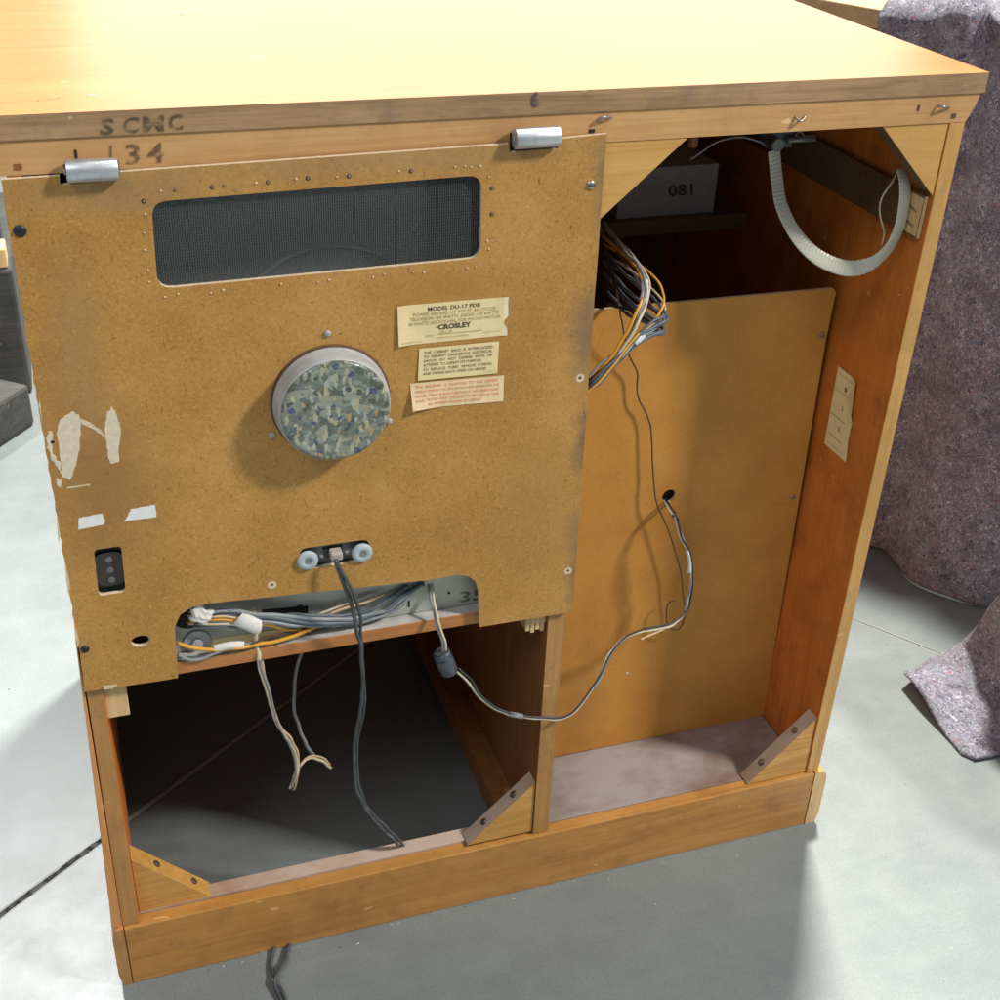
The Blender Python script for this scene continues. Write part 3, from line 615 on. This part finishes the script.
# faint bleached mark round the socket, socket and interlock
mb = MB(); q = rrect([xz(290, 545, .0), xz(294, 577, .0), xz(379, 567, .0), xz(376, 533, .0)], .004); mb.plate(q, [], .0005, .003, 0)
mb.build('socket_plate', M_plate, CAB)
mb = MB(); mb.plate([xz(u, v, YB) for u, v in ((324, 552), (326, 561), (345, 558.5), (343.5, 549))], [], -.0015, .0004, 0); mb.plate([xz(u, v, YB) for u, v in ((331, 545), (331.5, 550), (336, 549.5), (335.5, 544.5))], [], -.0012, .0004, 0); mb.build('interlock_socket', M_socketblack, CAB)
mb = MB(); a = P(336.5, 556, -.010); mb.box(a.x - .0055, a.x + .0055, -.013, -.0015, a.z - .004, a.z + .0045); mb.build('interlock_plug', M_white, CAB, .0015)
for u, v in ((308, 561.5), (362.5, 554)):
    a = P(u, v, YB - .003); mb = MB(); mb.lathe((a.x, YB + .0002, a.z), (0, -1, 0), [(.0096, 0), (.0096, .0026), (.0090, .0034), (.0034, .0040), (.0032, .0034), (.0022, .0036)], 32, [0, 0, 0, 1, 1, 1]); mb.build('round_washer', [M_washer, M_washerc], BACK)
for u, v in ((322, 556), (347, 552.5)): 
    a = P(u, v, 0); mb = MB(); mb.lathe((a.x, .0006, a.z), (0, -1, 0), [(.002, 0), (.002, .0008), (.0012, .001), (.001, .0004)], 12); mb.build('eyelet', M_silver, CAB)
# screws and rivets
def screw(u, v, r, m, slotted=True, h=.0018):
    a = P(u, v, YB); mb = MB(); mb.lathe((a.x, YB + .0002, a.z), (0, -1, 0), [(r, 0), (r * .95, h * .6), (r * .6, h), (r * .15, h * 1.1)], 16, [0] * 4)
    if slotted: mb.box(a.x - r * .75, a.x + r * .75, YB - h * 1.15, YB - h * .6, a.z - r * .12, a.z + r * .12, 1)
    return mb.build('screw', [m, M_dark], BACK)
screw(20, 231, .0048, M_black); screw(591, 185, .0040, M_chrome); screw(85, 649, .0038, M_black)
for q in ((327.5, 333.5), (272, 435), (389, 421)): screw(*q, .0030, M_alu, False, .0022)
# the tube cap (round cup)
cc = P(330.6, 400, YB); mb = MB()
mb.lathe((cc.x, YB + .0003, cc.z), (0, -1, 0), [(.0515, 0), (.0515, .0015), (.0498, .003), (.0490, .012), (.0478, .0185), (.0470, .0205), (.0462, .0215)], 72, [1, 1, 0, 0, 0, 0, 0])
cup = mb.build('tube_cap', [M_alu, M_cbrown], BACK); mb = MB()
mb.lathe((cc.x, YB - .0212, cc.z), (0, -1, 0), [(.0466, -.004), (.0462, .0005), (.0445, .0022), (.0420, .0030), (.0400, .0026), (.020, .0030), (.004, .0031)], 72)
mb.build('cap_disc', M_camo, BACK)
# hinges
for (a, b) in (((66, 171.5), (118, 169)), ((514.5, 139), (559, 136))):
    A = P(*a, -.0085); B = P(*b, -.0085); mb = MB(); mb.cyl(A, B - A, .0082, (B - A).length, 28, 0)
    mb.cyl(A - (B - A).normalized() * .0003, A - B, .0026, .0012, 12, 1)
    h = mb.build('hinge', [M_silver, M_chrome], CAB, .0004)
    mb = MB(); mb.box(A.x - .001, B.x + .001, -.0014, -.0002, A.z - .014, A.z + .003); mb.build('hinge_slot_shade', M_dark, h)  # dark piece added for the shade in the slot under the hinge

# ---------------- inner board on the right
YI = .112
q = [xz(553, 757, YI), xz(763, 715.5, YI), xz(826, 340, YI), xz(836, 292, YI), xz(833, 288.5, YI), xz(585, 311, YI)]
mb = MB(); mb.plate(q, [circ(xz(669, 496, YI), .0082, 24)], YI, YI + .004, 0, 1); IB = mb.build('inner_board', [M_board2, M_boardedge], CAB)
for u, v in ((793, 497), (822, 335)):
    a = P(u, v, YI); mb = MB(); mb.cyl((a.x, YI + .0004, a.z), (0, -1, 0), .0036, .0016, 14, 0, .0028); mb.build('screw', M_nail, IB)
mb = MB(); a = P(627, 673, YI); mb.cyl((a.x, YI + .0002, a.z), (0, -1, 0), .0012, .001, 8); mb.build('paint_fleck', M_tape, IB)
mb = MB(); mb.cyl((.647, YI + .016, .444), (0, -1, 0), .012, .004, 16); mb.build('hidden_bushing', M_darkwood, CAB)
# schedule paper pasted on the side board
mb = MB(); Xs = .8222; cs = [PX(u, v, Xs) for u, v in ((824.5, 443.5), (846, 462.5), (860, 383), (838.5, 366))]
fn = quadfn(cs, (-.0003, 0, 0)); NXX = 10; vs = {}
for i in range(NXX + 1):
    for k in range(NXX + 1):
        s, t = i / NXX, k / NXX; s2 = s * (1 - .05 * math.sin(t * 5) ** 2); vs[i, k] = mb.b.verts.new(fn(s2, t) + Vector((-.004 * max(0, s - .7) * 3 * (t > .5), 0, 0)))
for i in range(NXX):
    for k in range(NXX): mb.face([vs[i, k], vs[i + 1, k], vs[i + 1, k + 1], vs[i, k + 1]], 0, True)
fn2 = quadfn(cs, (-.0009, 0, 0))
for (s0, s1, t0, h) in ((.06, .80, .74, .006), (.06, .72, .42, .010), (.06, .72, .17, .006), (.10, .75, .93, .005), (.12, .75, .06, .005)):
    mb.face([mb.b.verts.new(fn2(a, b)) for a, b in ((s0, t0), (s1, t0), (s1, t0 + h), (s0, t0 + h))], 2)
for ch, t0 in (('1', .78), ('2', .54), ('3', .28)): mb.text(ch, fn2, .46, .53, t0, .06, 1, 0)
mb.build('pasted_paper', [M_label, M_ink, M_inkfaint], CAB, recalc=False, label='cream ruled paper pasted on the orange side board')
# dark upper bay
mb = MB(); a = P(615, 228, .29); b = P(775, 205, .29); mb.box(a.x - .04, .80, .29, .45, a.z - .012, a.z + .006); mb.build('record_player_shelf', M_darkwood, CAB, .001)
zt = a.z + .006
A = P(617, 214, .30); B = P(714, 206, .30); C = P(719, 160, .30); D = P(622, 166, .30)
mb = MB(); mb.box(A.x, B.x, .30, .42, zt, C.z - .004, 0)
fn = quadfn([P(u, v, .2995) for u, v in ((668, 197), (693, 195), (693, 181), (668, 183))]); mb.text('081', fn, 0, 1, .05, .8, 1, .03)
mb.build('speaker_box', [M_sheet, M_ink], CAB, .001)
a = P(693, 140, .12); mb = MB(); mb.cyl((a.x, .12, a.z - .006), (0, 0, 1), .005, .05, 16); mb.build('wooden_peg', M_divider, CAB)
# bracket and hose
a = P(778, 143, .09); mb = MB(); mb.box(a.x - .010, a.x + .014, .088, .105, a.z - .004, a.z + .012, 0); mb.cyl((a.x + .006, .085, a.z + .004), (1, 0, 0), .003, .03, 10, 1); mb.cyl((a.x - .006, .087, a.z + .001), (0, -1, 0), .006, .008, 14, 1); mb.build('cable_bracket', [M_cord, M_plate], CAB)
a = P(799, 136, .085); mb = MB(); mb.tube([a + Vector((.004 * math.cos(t), 0, .004 * math.sin(t))) for t in [k * .6 for k in range(11)]], .0009, 6); mb.build('wire_hook', M_plate, CAB)
def hose(pts, wd, m):
    pts = [Vector(p) for p in pts]; mb = MB(); C = []
    e = [pts[0] * 2 - pts[1]] + pts + [pts[-1] * 2 - pts[-2]]
    for i in range(1, len(e) - 2):
        for k in range(24):
            t = k / 24; a, b, c, d = e[i - 1:i + 3]; C.append(.5 * ((2 * b) + (c - a) * t + (2 * a - 5 * b + 4 * c - d) * t * t + (3 * b - a - 3 * c + d) * t ** 3))
    C.append(pts[-1]); R = []; L = 0
    side0 = Vector((0.25, -1, .25)).normalized()
    for i, p in enumerate(C):
        if i: L += (C[i] - C[i - 1]).length
        tn = (C[min(i + 1, len(C) - 1)] - C[max(i - 1, 0)]).normalized(); nrm = (side0 - tn * side0.dot(tn)).normalized(); bn = tn.cross(nrm)
        rib = 1 + (.13 if int(L / .0019) % 2 else 0); w_ = wd / 2
        R.append([mb.b.verts.new(p + bn * math.cos(t) * w_ * (1 + (rib - 1) * .4) + nrm * math.sin(t) * w_ * .2 * rib) for t in [2 * math.pi * k / 14 for k in range(14)]])
    for i in range(len(R) - 1):
        for k in range(14): mb.face([R[i][k], R[i][(k + 1) % 14], R[i + 1][(k + 1) % 14], R[i + 1][k]], 0, False)
    mb.face(R[0][::-1]); mb.face(R[-1]); return mb.build('ribbed_hose', m, CAB)
hose([P(774, 150, .085), P(777, 180, .08), P(782, 207, .07), P(797, 236, .055), P(818, 257, .045), P(845, 268, .038), P(868, 265, .034), P(887, 250, .026), P(899, 228, .020), P(904, 205, .020), P(905, 187, .024), P(902, 170, .034)], .0150, M_hose)

# ---------------- wires
def wire(pts, r, m, name='wire', parent=CAB, n=8, res=8, off=None, **k):
    mb = MB(); pp = [P(*p) for p in pts]
    if off: pp = [p + Vector(off) for p in pp]
    mb.tube(pp, r, n, res=res, **k); return mb.build(name, m, parent)
wire([(690, 160, .13), (715, 143, .12), (740, 137, .11), (758, 141, .10), (768, 147, .095)], .0009, M_clight)
wire([(898, 166, .05), (893, 180, .04), (882, 198, .04), (880, 215, .038), (884, 232, .036), (882, 246, .034)], .0009, M_cwhite)
# loom that comes out of the upper bay and turns behind the back panel
for (m, r, pts) in (
    (M_clight, .0017, [(604, 222, .14), (622, 248, .09), (640, 268, .05), (646, 290, .03), (640, 312, .018), (628, 338, .015), (606, 370, .012), (586, 388, .008)]),
    (M_corange, .0015, [(603, 236, .14), (628, 258, .09), (640, 275, .052), (644, 292, .032), (637, 312, .016), (622, 340, .013), (604, 366, .011), (584, 386, .007)]),
    (M_cwhite, .0014, [(606, 228, .14), (633, 256, .085), (648, 280, .05), (648, 298, .03), (641, 318, .014), (628, 340, .010), (604, 372, .010), (584, 390, .006)]),
    (M_cgrey, .0019, [(603, 260, .14), (625, 288, .09), (650, 308, .05), (664, 314, .035), (666, 320, .025), (655, 326, .02), (636, 338, .014), (606, 368, .010), (584, 388, .006)]),
    (M_cgrey, .0020, [(603, 272, .14), (628, 300, .08), (652, 318, .05), (664, 327, .035), (662, 333, .025), (648, 334, .02), (630, 346, .014), (604, 378, .008), (584, 392, .006)]),
    (M_cgrey, .0018, [(606, 290, .13), (626, 312, .08), (645, 322, .05), (660, 326, .035), (663, 330, .025), (648, 337, .018), (630, 350, .012), (602, 378, .010), (584, 394, .006)]),
    (M_cgrey, .0016, [(604, 250, .14), (628, 278, .09), (652, 297, .05), (662, 309, .035), (664, 316, .025), (652, 322, .018), (634, 340, .012), (610, 364, .008), (584, 392, .006)]),
    (M_corange, .0012, [(604, 244, .14), (634, 262, .09), (654, 276, .06), (663, 292, .045), (663, 305, .032), (650, 326, .02), (634, 338, .012), (608, 372, .006), (584, 396, .004)]),
    (M_cwhite, .0011, [(604, 254, .14), (630, 270, .09), (655, 292, .055), (665, 306, .04), (660, 318, .03), (648, 328, .02), (634, 342, .012), (606, 376, .010), (585, 392, .008)]),
    (M_clight, .0011, [(604, 262, .14), (628, 276, .09), (651, 296, .055), (663, 311, .04), (661, 324, .03), (646, 334, .018), (616, 352, .014), (598, 366, .012), (586, 378, .010)]),
    (M_cblack, .0016, [(602, 280, .14), (620, 300, .09), (640, 318, .06), (655, 330, .04), (648, 336, .022), (632, 344, .014), (606, 372, .008), (585, 390, .005)]),
    (M_cblack, .0016, [(602, 300, .14), (612, 305, .1), (632, 310, .07), (650, 322, .05), (658, 330, .03), (645, 338, .02), (620, 356, .012), (588, 384, .006)]),
    (M_cblack, .0020, [(601, 238, .16), (608, 262, .12), (618, 290, .09), (636, 312, .07), (652, 326, .04), (640, 340, .02), (612, 362, .014), (588, 380, .008)]),
    (M_cbrown, .0014, [(603, 226, .16), (614, 246, .12), (632, 272, .09), (648, 300, .06), (658, 318, .04), (648, 330, .022), (622, 352, .012), (588, 382, .006)])):
    wire(pts, r, m)
mb = MB(); mb.tube([P(645.5, 281, .040), P(645, 290, .033), P(643.5, 300, .026)], .0034, 12); mb.build('wire_sleeve', M_ctape, CAB, label='white cloth sleeve on the upper loom')
mb = MB(); mb.tube([P(647, 331, .021), P(640, 337, .016), P(632, 343, .014)], .0048, 12, flat=.7); mb.build('wire_sleeve', M_ctape, CAB)
# thin brown wire over the inner board
wire([(617, 290, .06), (621, 318, .09), (628, 352, .10), (637, 372, .104), (638, 395, .105), (650, 425, .105), (653, 470, .104), (656, 500, .102), (668, 530, .100), (678, 560, .099), (683, 590, .098), (684, 618, .098), (678, 630, .098), (668, 624, .098), (667, 606, .1), (675, 600, .1)], .0009, M_cbrown)
# twin lead from the hole to the plug
TW = [(664, 500, .116), (668, 508, .098), (675, 520, .085), (681, 540, .078), (690, 556, .074), (691, 580, .074), (688, 600, .074), (684, 613, .07), (670, 626, .06), (650, 630, .05), (628, 636, .035), (611, 651, .02), (602, 670, .006), (593, 688, -.004), (580, 706, -.010), (565, 718, -.014), (545, 719, -.014), (524, 717, -.014), (500, 711, -.012), (480, 698, -.012), (468, 682, -.012), (456, 670, -.012)]
wire(TW, .0015, M_cwhite, 'lead_wire')
wire([(u + 1.6 + math.sin(i * 1.3) * 1.2, v - 1.8 + math.cos(i * 1.1) * .8, y - .0012) for i, (u, v, y) in enumerate(TW)], .0011, M_cblack, 'lead_wire')
wire([(u + 1.2, v + 2.2 * math.sin(i * .9) - .2, y + .001) for i, (u, v, y) in enumerate(TW[3:14])], .0012, M_clight, 'lead_wire')
wire([(665, 504, .114), (672, 514, .09), (677, 525, .084), (676, 519, .086)], .0016, M_cord, 'lead_wire')
wire([(683, 612, .07), (690, 590, .072), (692, 568, .074), (687, 548, .076), (681, 533, .08)], .0010, M_clight, 'lead_wire')
wire([(668, 628, .06), (655, 633, .052), (640, 640, .046)], .0011, M_ctan, 'lead_wire')
mb = MB(); mb.tube([P(509, 714, -.013), P(522, 716.5, -.0145)], .0030, 10); mb.build('splice_sleeve', M_clight, CAB)
mb = MB(); mb.tube([P(688, 550, .075), P(690, 562, .073), P(689, 572, .073)], .0022, 8); mb.build('tape_wrap', M_ctape, CAB)
# plug
a = P(441, 652, -.012); b = P(450, 673, -.012); mb = MB()
L = (b - a).length; mb.lathe(a, b - a, [(.0072, 0), (.0088, .001), (.0090, .0065), (.0080, .0075), (.0080, .0085), (.0092, .0095), (.0090, L - .003), (.0076, L - .001), (.004, L)], 28); mb.face
mb.build('round_plug', M_plugdark, CAB, label='dark round plug hanging on the twin lead'); mb = MB(); mb.cyl(a - (b - a).normalized() * .0006, b - a, .0066, .0012, 24); mb.build('plug_face', M_cord, CAB)
wire([(429, 583, .018), (431, 600, .006), (436, 622, -.006), (442, 640, -.012), (443, 653, -.0125)], .0014, M_clight, 'lead_wire')
wire([(432, 582, .018), (434, 600, .006), (438, 620, -.008), (445, 640, -.013), (446, 652, -.0130)], .0013, M_cwhite, 'lead_wire')
# mains cord from the interlock to the floor
C1 = [(335, 560, -.016), (340, 576, -.020), (347, 592, -.020), (352, 610, -.018), (359, 640, -.015), (362, 670, -.010), (362, 700, -.002), (356, 730, .01), (354, 760, .02), (357, 790, .02), (368, 812, .02), (385, 832, .02), (396, 842, .016), (402, 852, .034)]
C2 = [(337, 560, -.016), (344, 577, -.022), (353, 594, -.022), (360, 615, -.018), (361, 642, -.012), (362.5, 668, -.008), (365, 700, 0), (359, 728, .012), (357, 760, .022), (360, 790, .022), (371, 812, .022), (389, 830, .02), (400, 841, .018), (409, 851, .034)]
wire(C1, .0019, M_cord, 'power_cord'); wire(C2, .0017, M_cord, 'power_cord')
# pale hanging pair
H1 = [(256, 648, .004), (261, 672, .0), (268, 695, .0), (276, 722, .01), (287, 738, .02), (296, 756, .03), (296, 775, .035), (290, 788, .04)]
wire(H1, .0016, M_cwhite, 'hanging_wire'); wire([(u + 2.2 * math.sin(i), v - 1, y - .001) for i, (u, v, y) in enumerate(H1)], .0014, M_clight, 'hanging_wire'); wire([(u + 3 + 1.5 * math.cos(i * 1.6), v + 2, y + .002) for i, (u, v, y) in enumerate(H1)], .0013, M_ctan, 'hanging_wire')
wire([(291, 787, .04), (297, 770, .05), (308, 758, .06), (320, 760, .07), (331, 768, .08)], .0017, M_cwhite, 'hanging_wire')
wire([(293, 784, .042), (300, 766, .05), (310, 756, .062), (322, 757, .072), (330, 764, .08)], .0012, M_ctan, 'hanging_wire')
wire([(306, 640, .10), (300, 655, .10), (296, 672, .10), (293, 700, .10), (298, 725, .10), (307, 745, .10), (313, 756, .11)], .0020, M_clight, 'hanging_wire')
# bundle in the lower slot
for (m, r, pts) in (
    (M_clight, .0022, [(196, 612, .012), (225, 611, .004), (258, 614, .0), (300, 617, .004), (345, 619, .008), (380, 612, .012), (402, 600, .018), (420, 585, .026)]),
    (M_cgrey, .0022, [(200, 616, .012), (240, 615, .002), (270, 618, -.001), (310, 622, .003), (350, 622, .008), (385, 610, .012), (405, 595, .018), (424, 583, .026)]),
    (M_clight, .0020, [(230, 613, .01), (262, 620, .0), (300, 625, .004), (340, 624, .010), (375, 618, .014), (400, 606, .02), (415, 588, .026)]),
    (M_cgrey, .0018, [(260, 616, .01), (310, 615, .008), (350, 615, .012), (378, 606, .016), (398, 592, .024), (408, 585, .028)]),
    (M_ctan, .0013, [(190, 617, .012), (225, 617, .003), (260, 622, 0), (285, 628, .01), (310, 632, .026)]),
    (M_corange, .0013, [(190, 620, .012), (225, 620, .003), (260, 624, 0), (290, 630, .01), (318, 628, .026)]),
    (M_cwhite, .0012, [(188, 624, .014), (225, 624, .003), (258, 624, 0), (300, 620, .01), (340, 606, .02), (372, 594, .026)]),
    (M_cgrey, .0012, [(192, 627, .014), (225, 627, .003), (256, 627, 0), (290, 624, .01), (330, 618, .02)]),
    (M_ctan, .0014, [(322, 617, .016), (345, 608, .016), (365, 602, .018), (385, 594, .022)]),
    (M_corange, .0019, [(176, 643, .006), (195, 648, .0), (220, 649, -.001), (250, 646, 0), (280, 640, .004), (310, 628, .012), (322, 622, .016)]),
    (M_clight, .0018, [(177, 654, .006), (190, 660, .0), (203, 659, -.001), (214, 653, .0), (226, 649, 0)]),
    (M_cbrown, .0012, [(240, 650, .0), (262, 640, .004), (290, 632, .012), (322, 626, .02)]),
    (M_cwhite, .0022, [(254, 606, .02), (257, 630, .012), (257, 645, .006), (258, 660, .0)])):
    wire([(u, v, y * .5) for u, v, y in pts], r, m, 'loom_wire')
mb = MB(); mb.tube([P(241, 618, 0), P(250, 620, -.002), P(261, 623, -.001)], .0075, 12, flat=.55); mb.build('tape_wrap', M_ctape, CAB)
mb = MB(); mb.tube([P(217, 649, -.001), P(230, 648, -.002), P(243, 645, -.001)], .0043, 12, flat=.7); mb.build('tape_wrap', M_ctape, CAB)
mb = MB(); rr = random.Random(5); a = P(202, 615, .002); bmesh.ops.create_icosphere(mb.b, subdivisions=3, radius=1)
for v in mb.b.verts:
    d = v.co.copy(); k = 1 + .22 * math.sin(d.x * 5 + d.z * 3) * math.cos(d.z * 6 + 1) + rr.uniform(-.04, .04); v.co = Vector((d.x * .0105 * k + a.x, d.y * .006 * k + a.y, d.z * .0085 * k + a.z))
for v in mb.b.verts:
    if v.co.z > a.z + .004 and v.co.x < a.x + .002: v.co.z += .006; v.co.x -= .001
mb.build('tape_knot', M_ctape, CAB)
for k in range(5):
    wire([(190 - rr.random() * 4, 612 + k * 3.5, .010), (197, 614 + k * 2.5, .004), (206, 616 + k * 1.5, .002)], .0009, [M_ctan, M_cwhite, M_clight, M_corange, M_cgrey][k], 'stripped_wire')
# loose cords out of the bottom on the floor
def gwire(pts, r, m, name):
    mb = MB(); mb.tube([G(u, v, z) for u, v, z in pts], r, 8); return mb.build(name, m, CAB)
gwire([(279, 925, .004), (273, 950, .004), (270, 966, .0035), (276, 980, .006), (282, 992, .004), (288, 1008, .003), (296, 1025, .003)], .0021, M_cord, 'floor_cord')
gwire([(292, 925, .004), (288, 948, .004), (285, 962, .006), (277, 976, .009), (276, 986, .006), (281, 1000, .003), (290, 1022, .003)], .0021, M_cord, 'floor_cord')

# scratches on the varnished top
for (pts, wd, m) in (([(38, 101), (46, 99.5), (52, 99), (60, 97)], .0005, M_redink), ([(180, 14.5), (190, 13), (199, 12)], .0004, M_label2), ([(86, 95.5), (96, 95)], .0006, M_label2), ([(240, 60), (262, 57)], .0003, M_label2), ([(560, 30), (571, 34)], .0003, M_label2)):
    mb = MB(); mb.tube([G(u, v, .9200) for u, v in pts], wd, 6, res=4); mb.build('scratch', m, CAB)
# grit and splinters lying on the floor
mb = MB(); rr = random.Random(11)
for k in range(80):
    if k < 40: p = Vector((rr.uniform(-.01, .86), -.0045 - abs(rr.gauss(0, .012)), 0))
    else: p = Vector((rr.uniform(-.6, 1.5), rr.uniform(-.5, .9), 0))
    r0 = rr.uniform(.0004, .0009); a = rr.uniform(0, 6.28); l = rr.uniform(1, 3.5) * r0
    d = Vector((math.cos(a), math.sin(a), 0)); e = Vector((-d.y, d.x, 0)); z0 = .0001
    if 0 < p.x < .85 and -.003 < p.y < .55: continue
    mb.mi = rr.choice((0, 0, 1, 2))
    mb.hexa([p - d * l - e * r0 * .5 + Vector((0, 0, z0)), p + d * l - e * r0 * .6 + Vector((0, 0, z0)), p + d * l * .8 + e * r0 * .5 + Vector((0, 0, z0)), p - d * l + e * r0 * .4 + Vector((0, 0, z0)),
             p - d * l * .6 - e * r0 * .3 + Vector((0, 0, r0)), p + d * l * .6 - e * r0 * .3 + Vector((0, 0, r0 * .7)), p + d * l * .5 + e * r0 * .3 + Vector((0, 0, r0)), p - d * l * .6 + e * r0 * .3 + Vector((0, 0, r0 * .8))], mb.mi)
tag(mb.build('grit', [M_chassisdust, M_cbrown, M_boardedge]), 'fine grit and wood splinters scattered on the concrete floor', 'grit', kind='stuff')

# ================================================================== draped dresser on the right
e1 = Vector((-.463, .886, 0)).normalized(); e2 = Vector((e1.y, -e1.x, 0)); O = Vector((1.253, .721, 0))
O += e2 * .012
def L2(s, d, z): p = O + e1 * s + e2 * d; return Vector((p.x, p.y, z))
def lbox(mb, s0, s1, d0, d1, z0, z1, mi=0): return mb.hexa([L2(s0, d0, z0), L2(s1, d0, z0), L2(s1, d1, z0), L2(s0, d1, z0), L2(s0, d0, z1), L2(s1, d0, z1), L2(s1, d1, z1), L2(s0, d1, z1)], mi)
DR = empty('wooden_dresser', L2(-.1, .25, 0)); tag(DR, 'light oak dresser mostly hidden under a grey moving blanket', 'dresser')
mb = MB(); lbox(mb, -.62, .60, .0, .5, .800, .828); mb.build('top', M_dresser, DR, .002)
mb = MB(); lbox(mb, -.60, .58, .012, .48, .06, .799); mb.build('body', M_dresser, DR, .001)
mb = MB(); lbox(mb, -.55, .55, .008, .0118, .50, .786); mb.build('drawer_front', M_dresser, DR)
mb = MB(); lbox(mb, -.60, .58, .006, .0118, .787, .7955); mb.build('shadow_gap', M_cbrown, DR)  # solid brown strip, its colour stands in for shade in the groove
for s in (-.58, .55):
    for d in (.03, .45):
        mb = MB(); lbox(mb, s, s + .03, d, d + .03, 0, .0595); mb.build('leg', M_dresser, DR)
# blanket
mb = MB(); NS, NTT = 150, 130; vs = {}
s_hi, s_lo = .012, -.95
for i in range(NS + 1):
    s = s_lo + (s_hi - s_lo) * i / NS
    hem = .035 + .02 * math.sin(s * 9 + 1.0) - .03 * (s < -.15) + .012 * math.sin(s * 31)
    hem = max(.006, hem)
    for k in range(NTT + 1):
        t = k / NTT * 1.30      # run length
        top = .30
        if t < top: d, z, a = .30 - t + -.012, .845, 0
        else:
            a = (t - top) / (1.3 - top); d = -.014; z = .838 - a * (.838 - hem)
        if abs(t - top) < .03: z -= .012 * (1 - abs(t - top) / .03) * (t >= top) ; 
        fold = (mn.noise(Vector((s * 5.2, 0, a * .7 + 3))) * .10 + math.sin(s * 15 + 1.2 + a * .8) * .020 + mn.noise(Vector((s * 13, a * 3, 5))) * .012) * (.25 + .9 * a)
        crease = .030 * math.exp(-((s + .155 + .04 * a) / .022) ** 2) * math.exp(-a * 2.2)
        dd = d - abs(fold) * 1.0 - .055 * a ** 1.5 - .01 + crease * (t >= top)
        z2 = z + mn.noise(Vector((s * 10, d * 12, 1))) * .010 * (t < top) + (.022 * math.exp(-((s + .11) / .035) ** 2) - .012 * math.exp(-((s + .155) / .02) ** 2)) * math.exp(-a * 8) * (1 if t >= top else 1)
        p = L2(s + mn.noise(Vector((a * 4, 0, 2))) * .012 * (i == NS), dd if t >= top else d - .01, z2)
        vs[i, k] = mb.b.verts.new(p)
for i in range(NS):
    for k in range(NTT): mb.face([vs[i, k], vs[i + 1, k], vs[i + 1, k + 1], vs[i, k + 1]], 0, True)
bl = mb.build('moving_blanket', M_felt); md = bl.modifiers.new('thickness', 'SOLIDIFY'); md.thickness = .006; md.offset = 1
tag(bl, 'speckled grey purple felt moving blanket draped over the oak dresser', 'blanket', 'grey felt moving blankets')
# second blanket: hangs at the right edge and runs out on the floor
mb = MB(); vs = {}
Af, Bf = G(941, 656), G(1000, 703)             # crease on the floor
dl = (Bf - Af).normalized(); nf = Vector((-dl.y, dl.x, 0));
if nf.x > 0: nf = -nf                           # nf points towards the open floor
tipA, tipB = G(902, 686), G(967, 763)
NA, NB = 40, 60
for i in range(NA + 1):
    f_ = i / NA; base = Af + (Bf - Af) * (f_ * 6.0)                 # along the crease, far past the frame
    tip = tipA + (tipB - tipA) * min(f_, .1667) / .1667 if f_ < .1667 else tipB + (G(1000, 757) - tipB).normalized() * (f_ - .1667) * 1.4
    for k in range(NB + 1):
        g = k / NB
        if g < .5:
            t = 1 - g / .5; z = .24 * t + .004; back = .0 + .06 * t
            p = base - nf * (.05 * t + .02) + dl * (.11 * t * (1 - f_) ) + Vector((0, 0, z)); p += nf * (mn.noise(Vector((f_ * 9, t * 3, 0))) * .02 * t + .10 * t * t + .03 * t)  # upper part leans out to keep the hanging face in shade
            if t < .1: p += nf * .02 * (1 - t / .1)
        else:
            t = (g - .5) / .5; p = base.lerp(tip, t); p.z = .006 + .008 * math.sin(math.pi * min(1, t * 1.2)) ** 2 + .012 * mn.noise(Vector((f_ * 8, t * 4, 9))) ** 2
            lift = math.exp(-((f_) / .06) ** 2) * t ** 3; p.z += .018 * lift
            p.z += .012 * math.exp(-((f_ - .05) / .05) ** 2) * t ** 2
        vs[i, k] = mb.b.verts.new(p)
for i in range(NA):
    for k in range(NB): mb.face([vs[i, k], vs[i + 1, k], vs[i + 1, k + 1], vs[i, k + 1]], 0, True)
bl2 = mb.build('moving_blanket', M_felt2); md = bl2.modifiers.new('thickness', 'SOLIDIFY'); md.thickness = .006; md.offset = 1
tag(bl2, 'pale grey felt blanket whose folded corner lies on the concrete beside the cabinet', 'blanket', 'grey felt moving blankets')

# ================================================================== old timber trolley at the left
TR = empty('timber_trolley', (-.3, 1.6, 0)); tag(TR, 'dark weathered timber trolley at the left behind the cabinet', 'trolley')
tb = (G(0, 448) + Vector((0, 0, 0))); tc = G(36, 424)
ax = (tc - tb).normalized(); ay = Vector((-ax.y, ax.x, 0))
def TB(mb, a0, a1, b0, b1, z0, z1):
    f = lambda a, b, z: tc + ax * a + ay * b + Vector((0, 0, z)); return mb.hexa([f(a0, b0, z0), f(a1, b0, z0), f(a1, b1, z0), f(a0, b1, z0), f(a0, b0, z1), f(a1, b0, z1), f(a1, b1, z1), f(a0, b1, z1)])
mb = MB(); TB(mb, -1.2, 0, 0, .14, 0, .085); mb.build('runner', M_oldtimber, TR, .008)
mb = MB(); mb.box(-1.1, -.062, 1.47, 1.95, .0, .262); mb.build('side_frame', M_oldtimber, TR, .008)
mb = MB(); mb.box(-1.1, -.075, 1.55, 1.62, .262, .33); mb.build('upper_rail', M_oldtimber, TR, .006)
mb = MB(); mb.box(-.125, -.068, 1.475, 1.535, .2625, .300); bk = mb.build('wooden_block', M_pale, None, .003)
tag(bk, 'small pale wooden block lying on the end of the dark trolley', 'block')
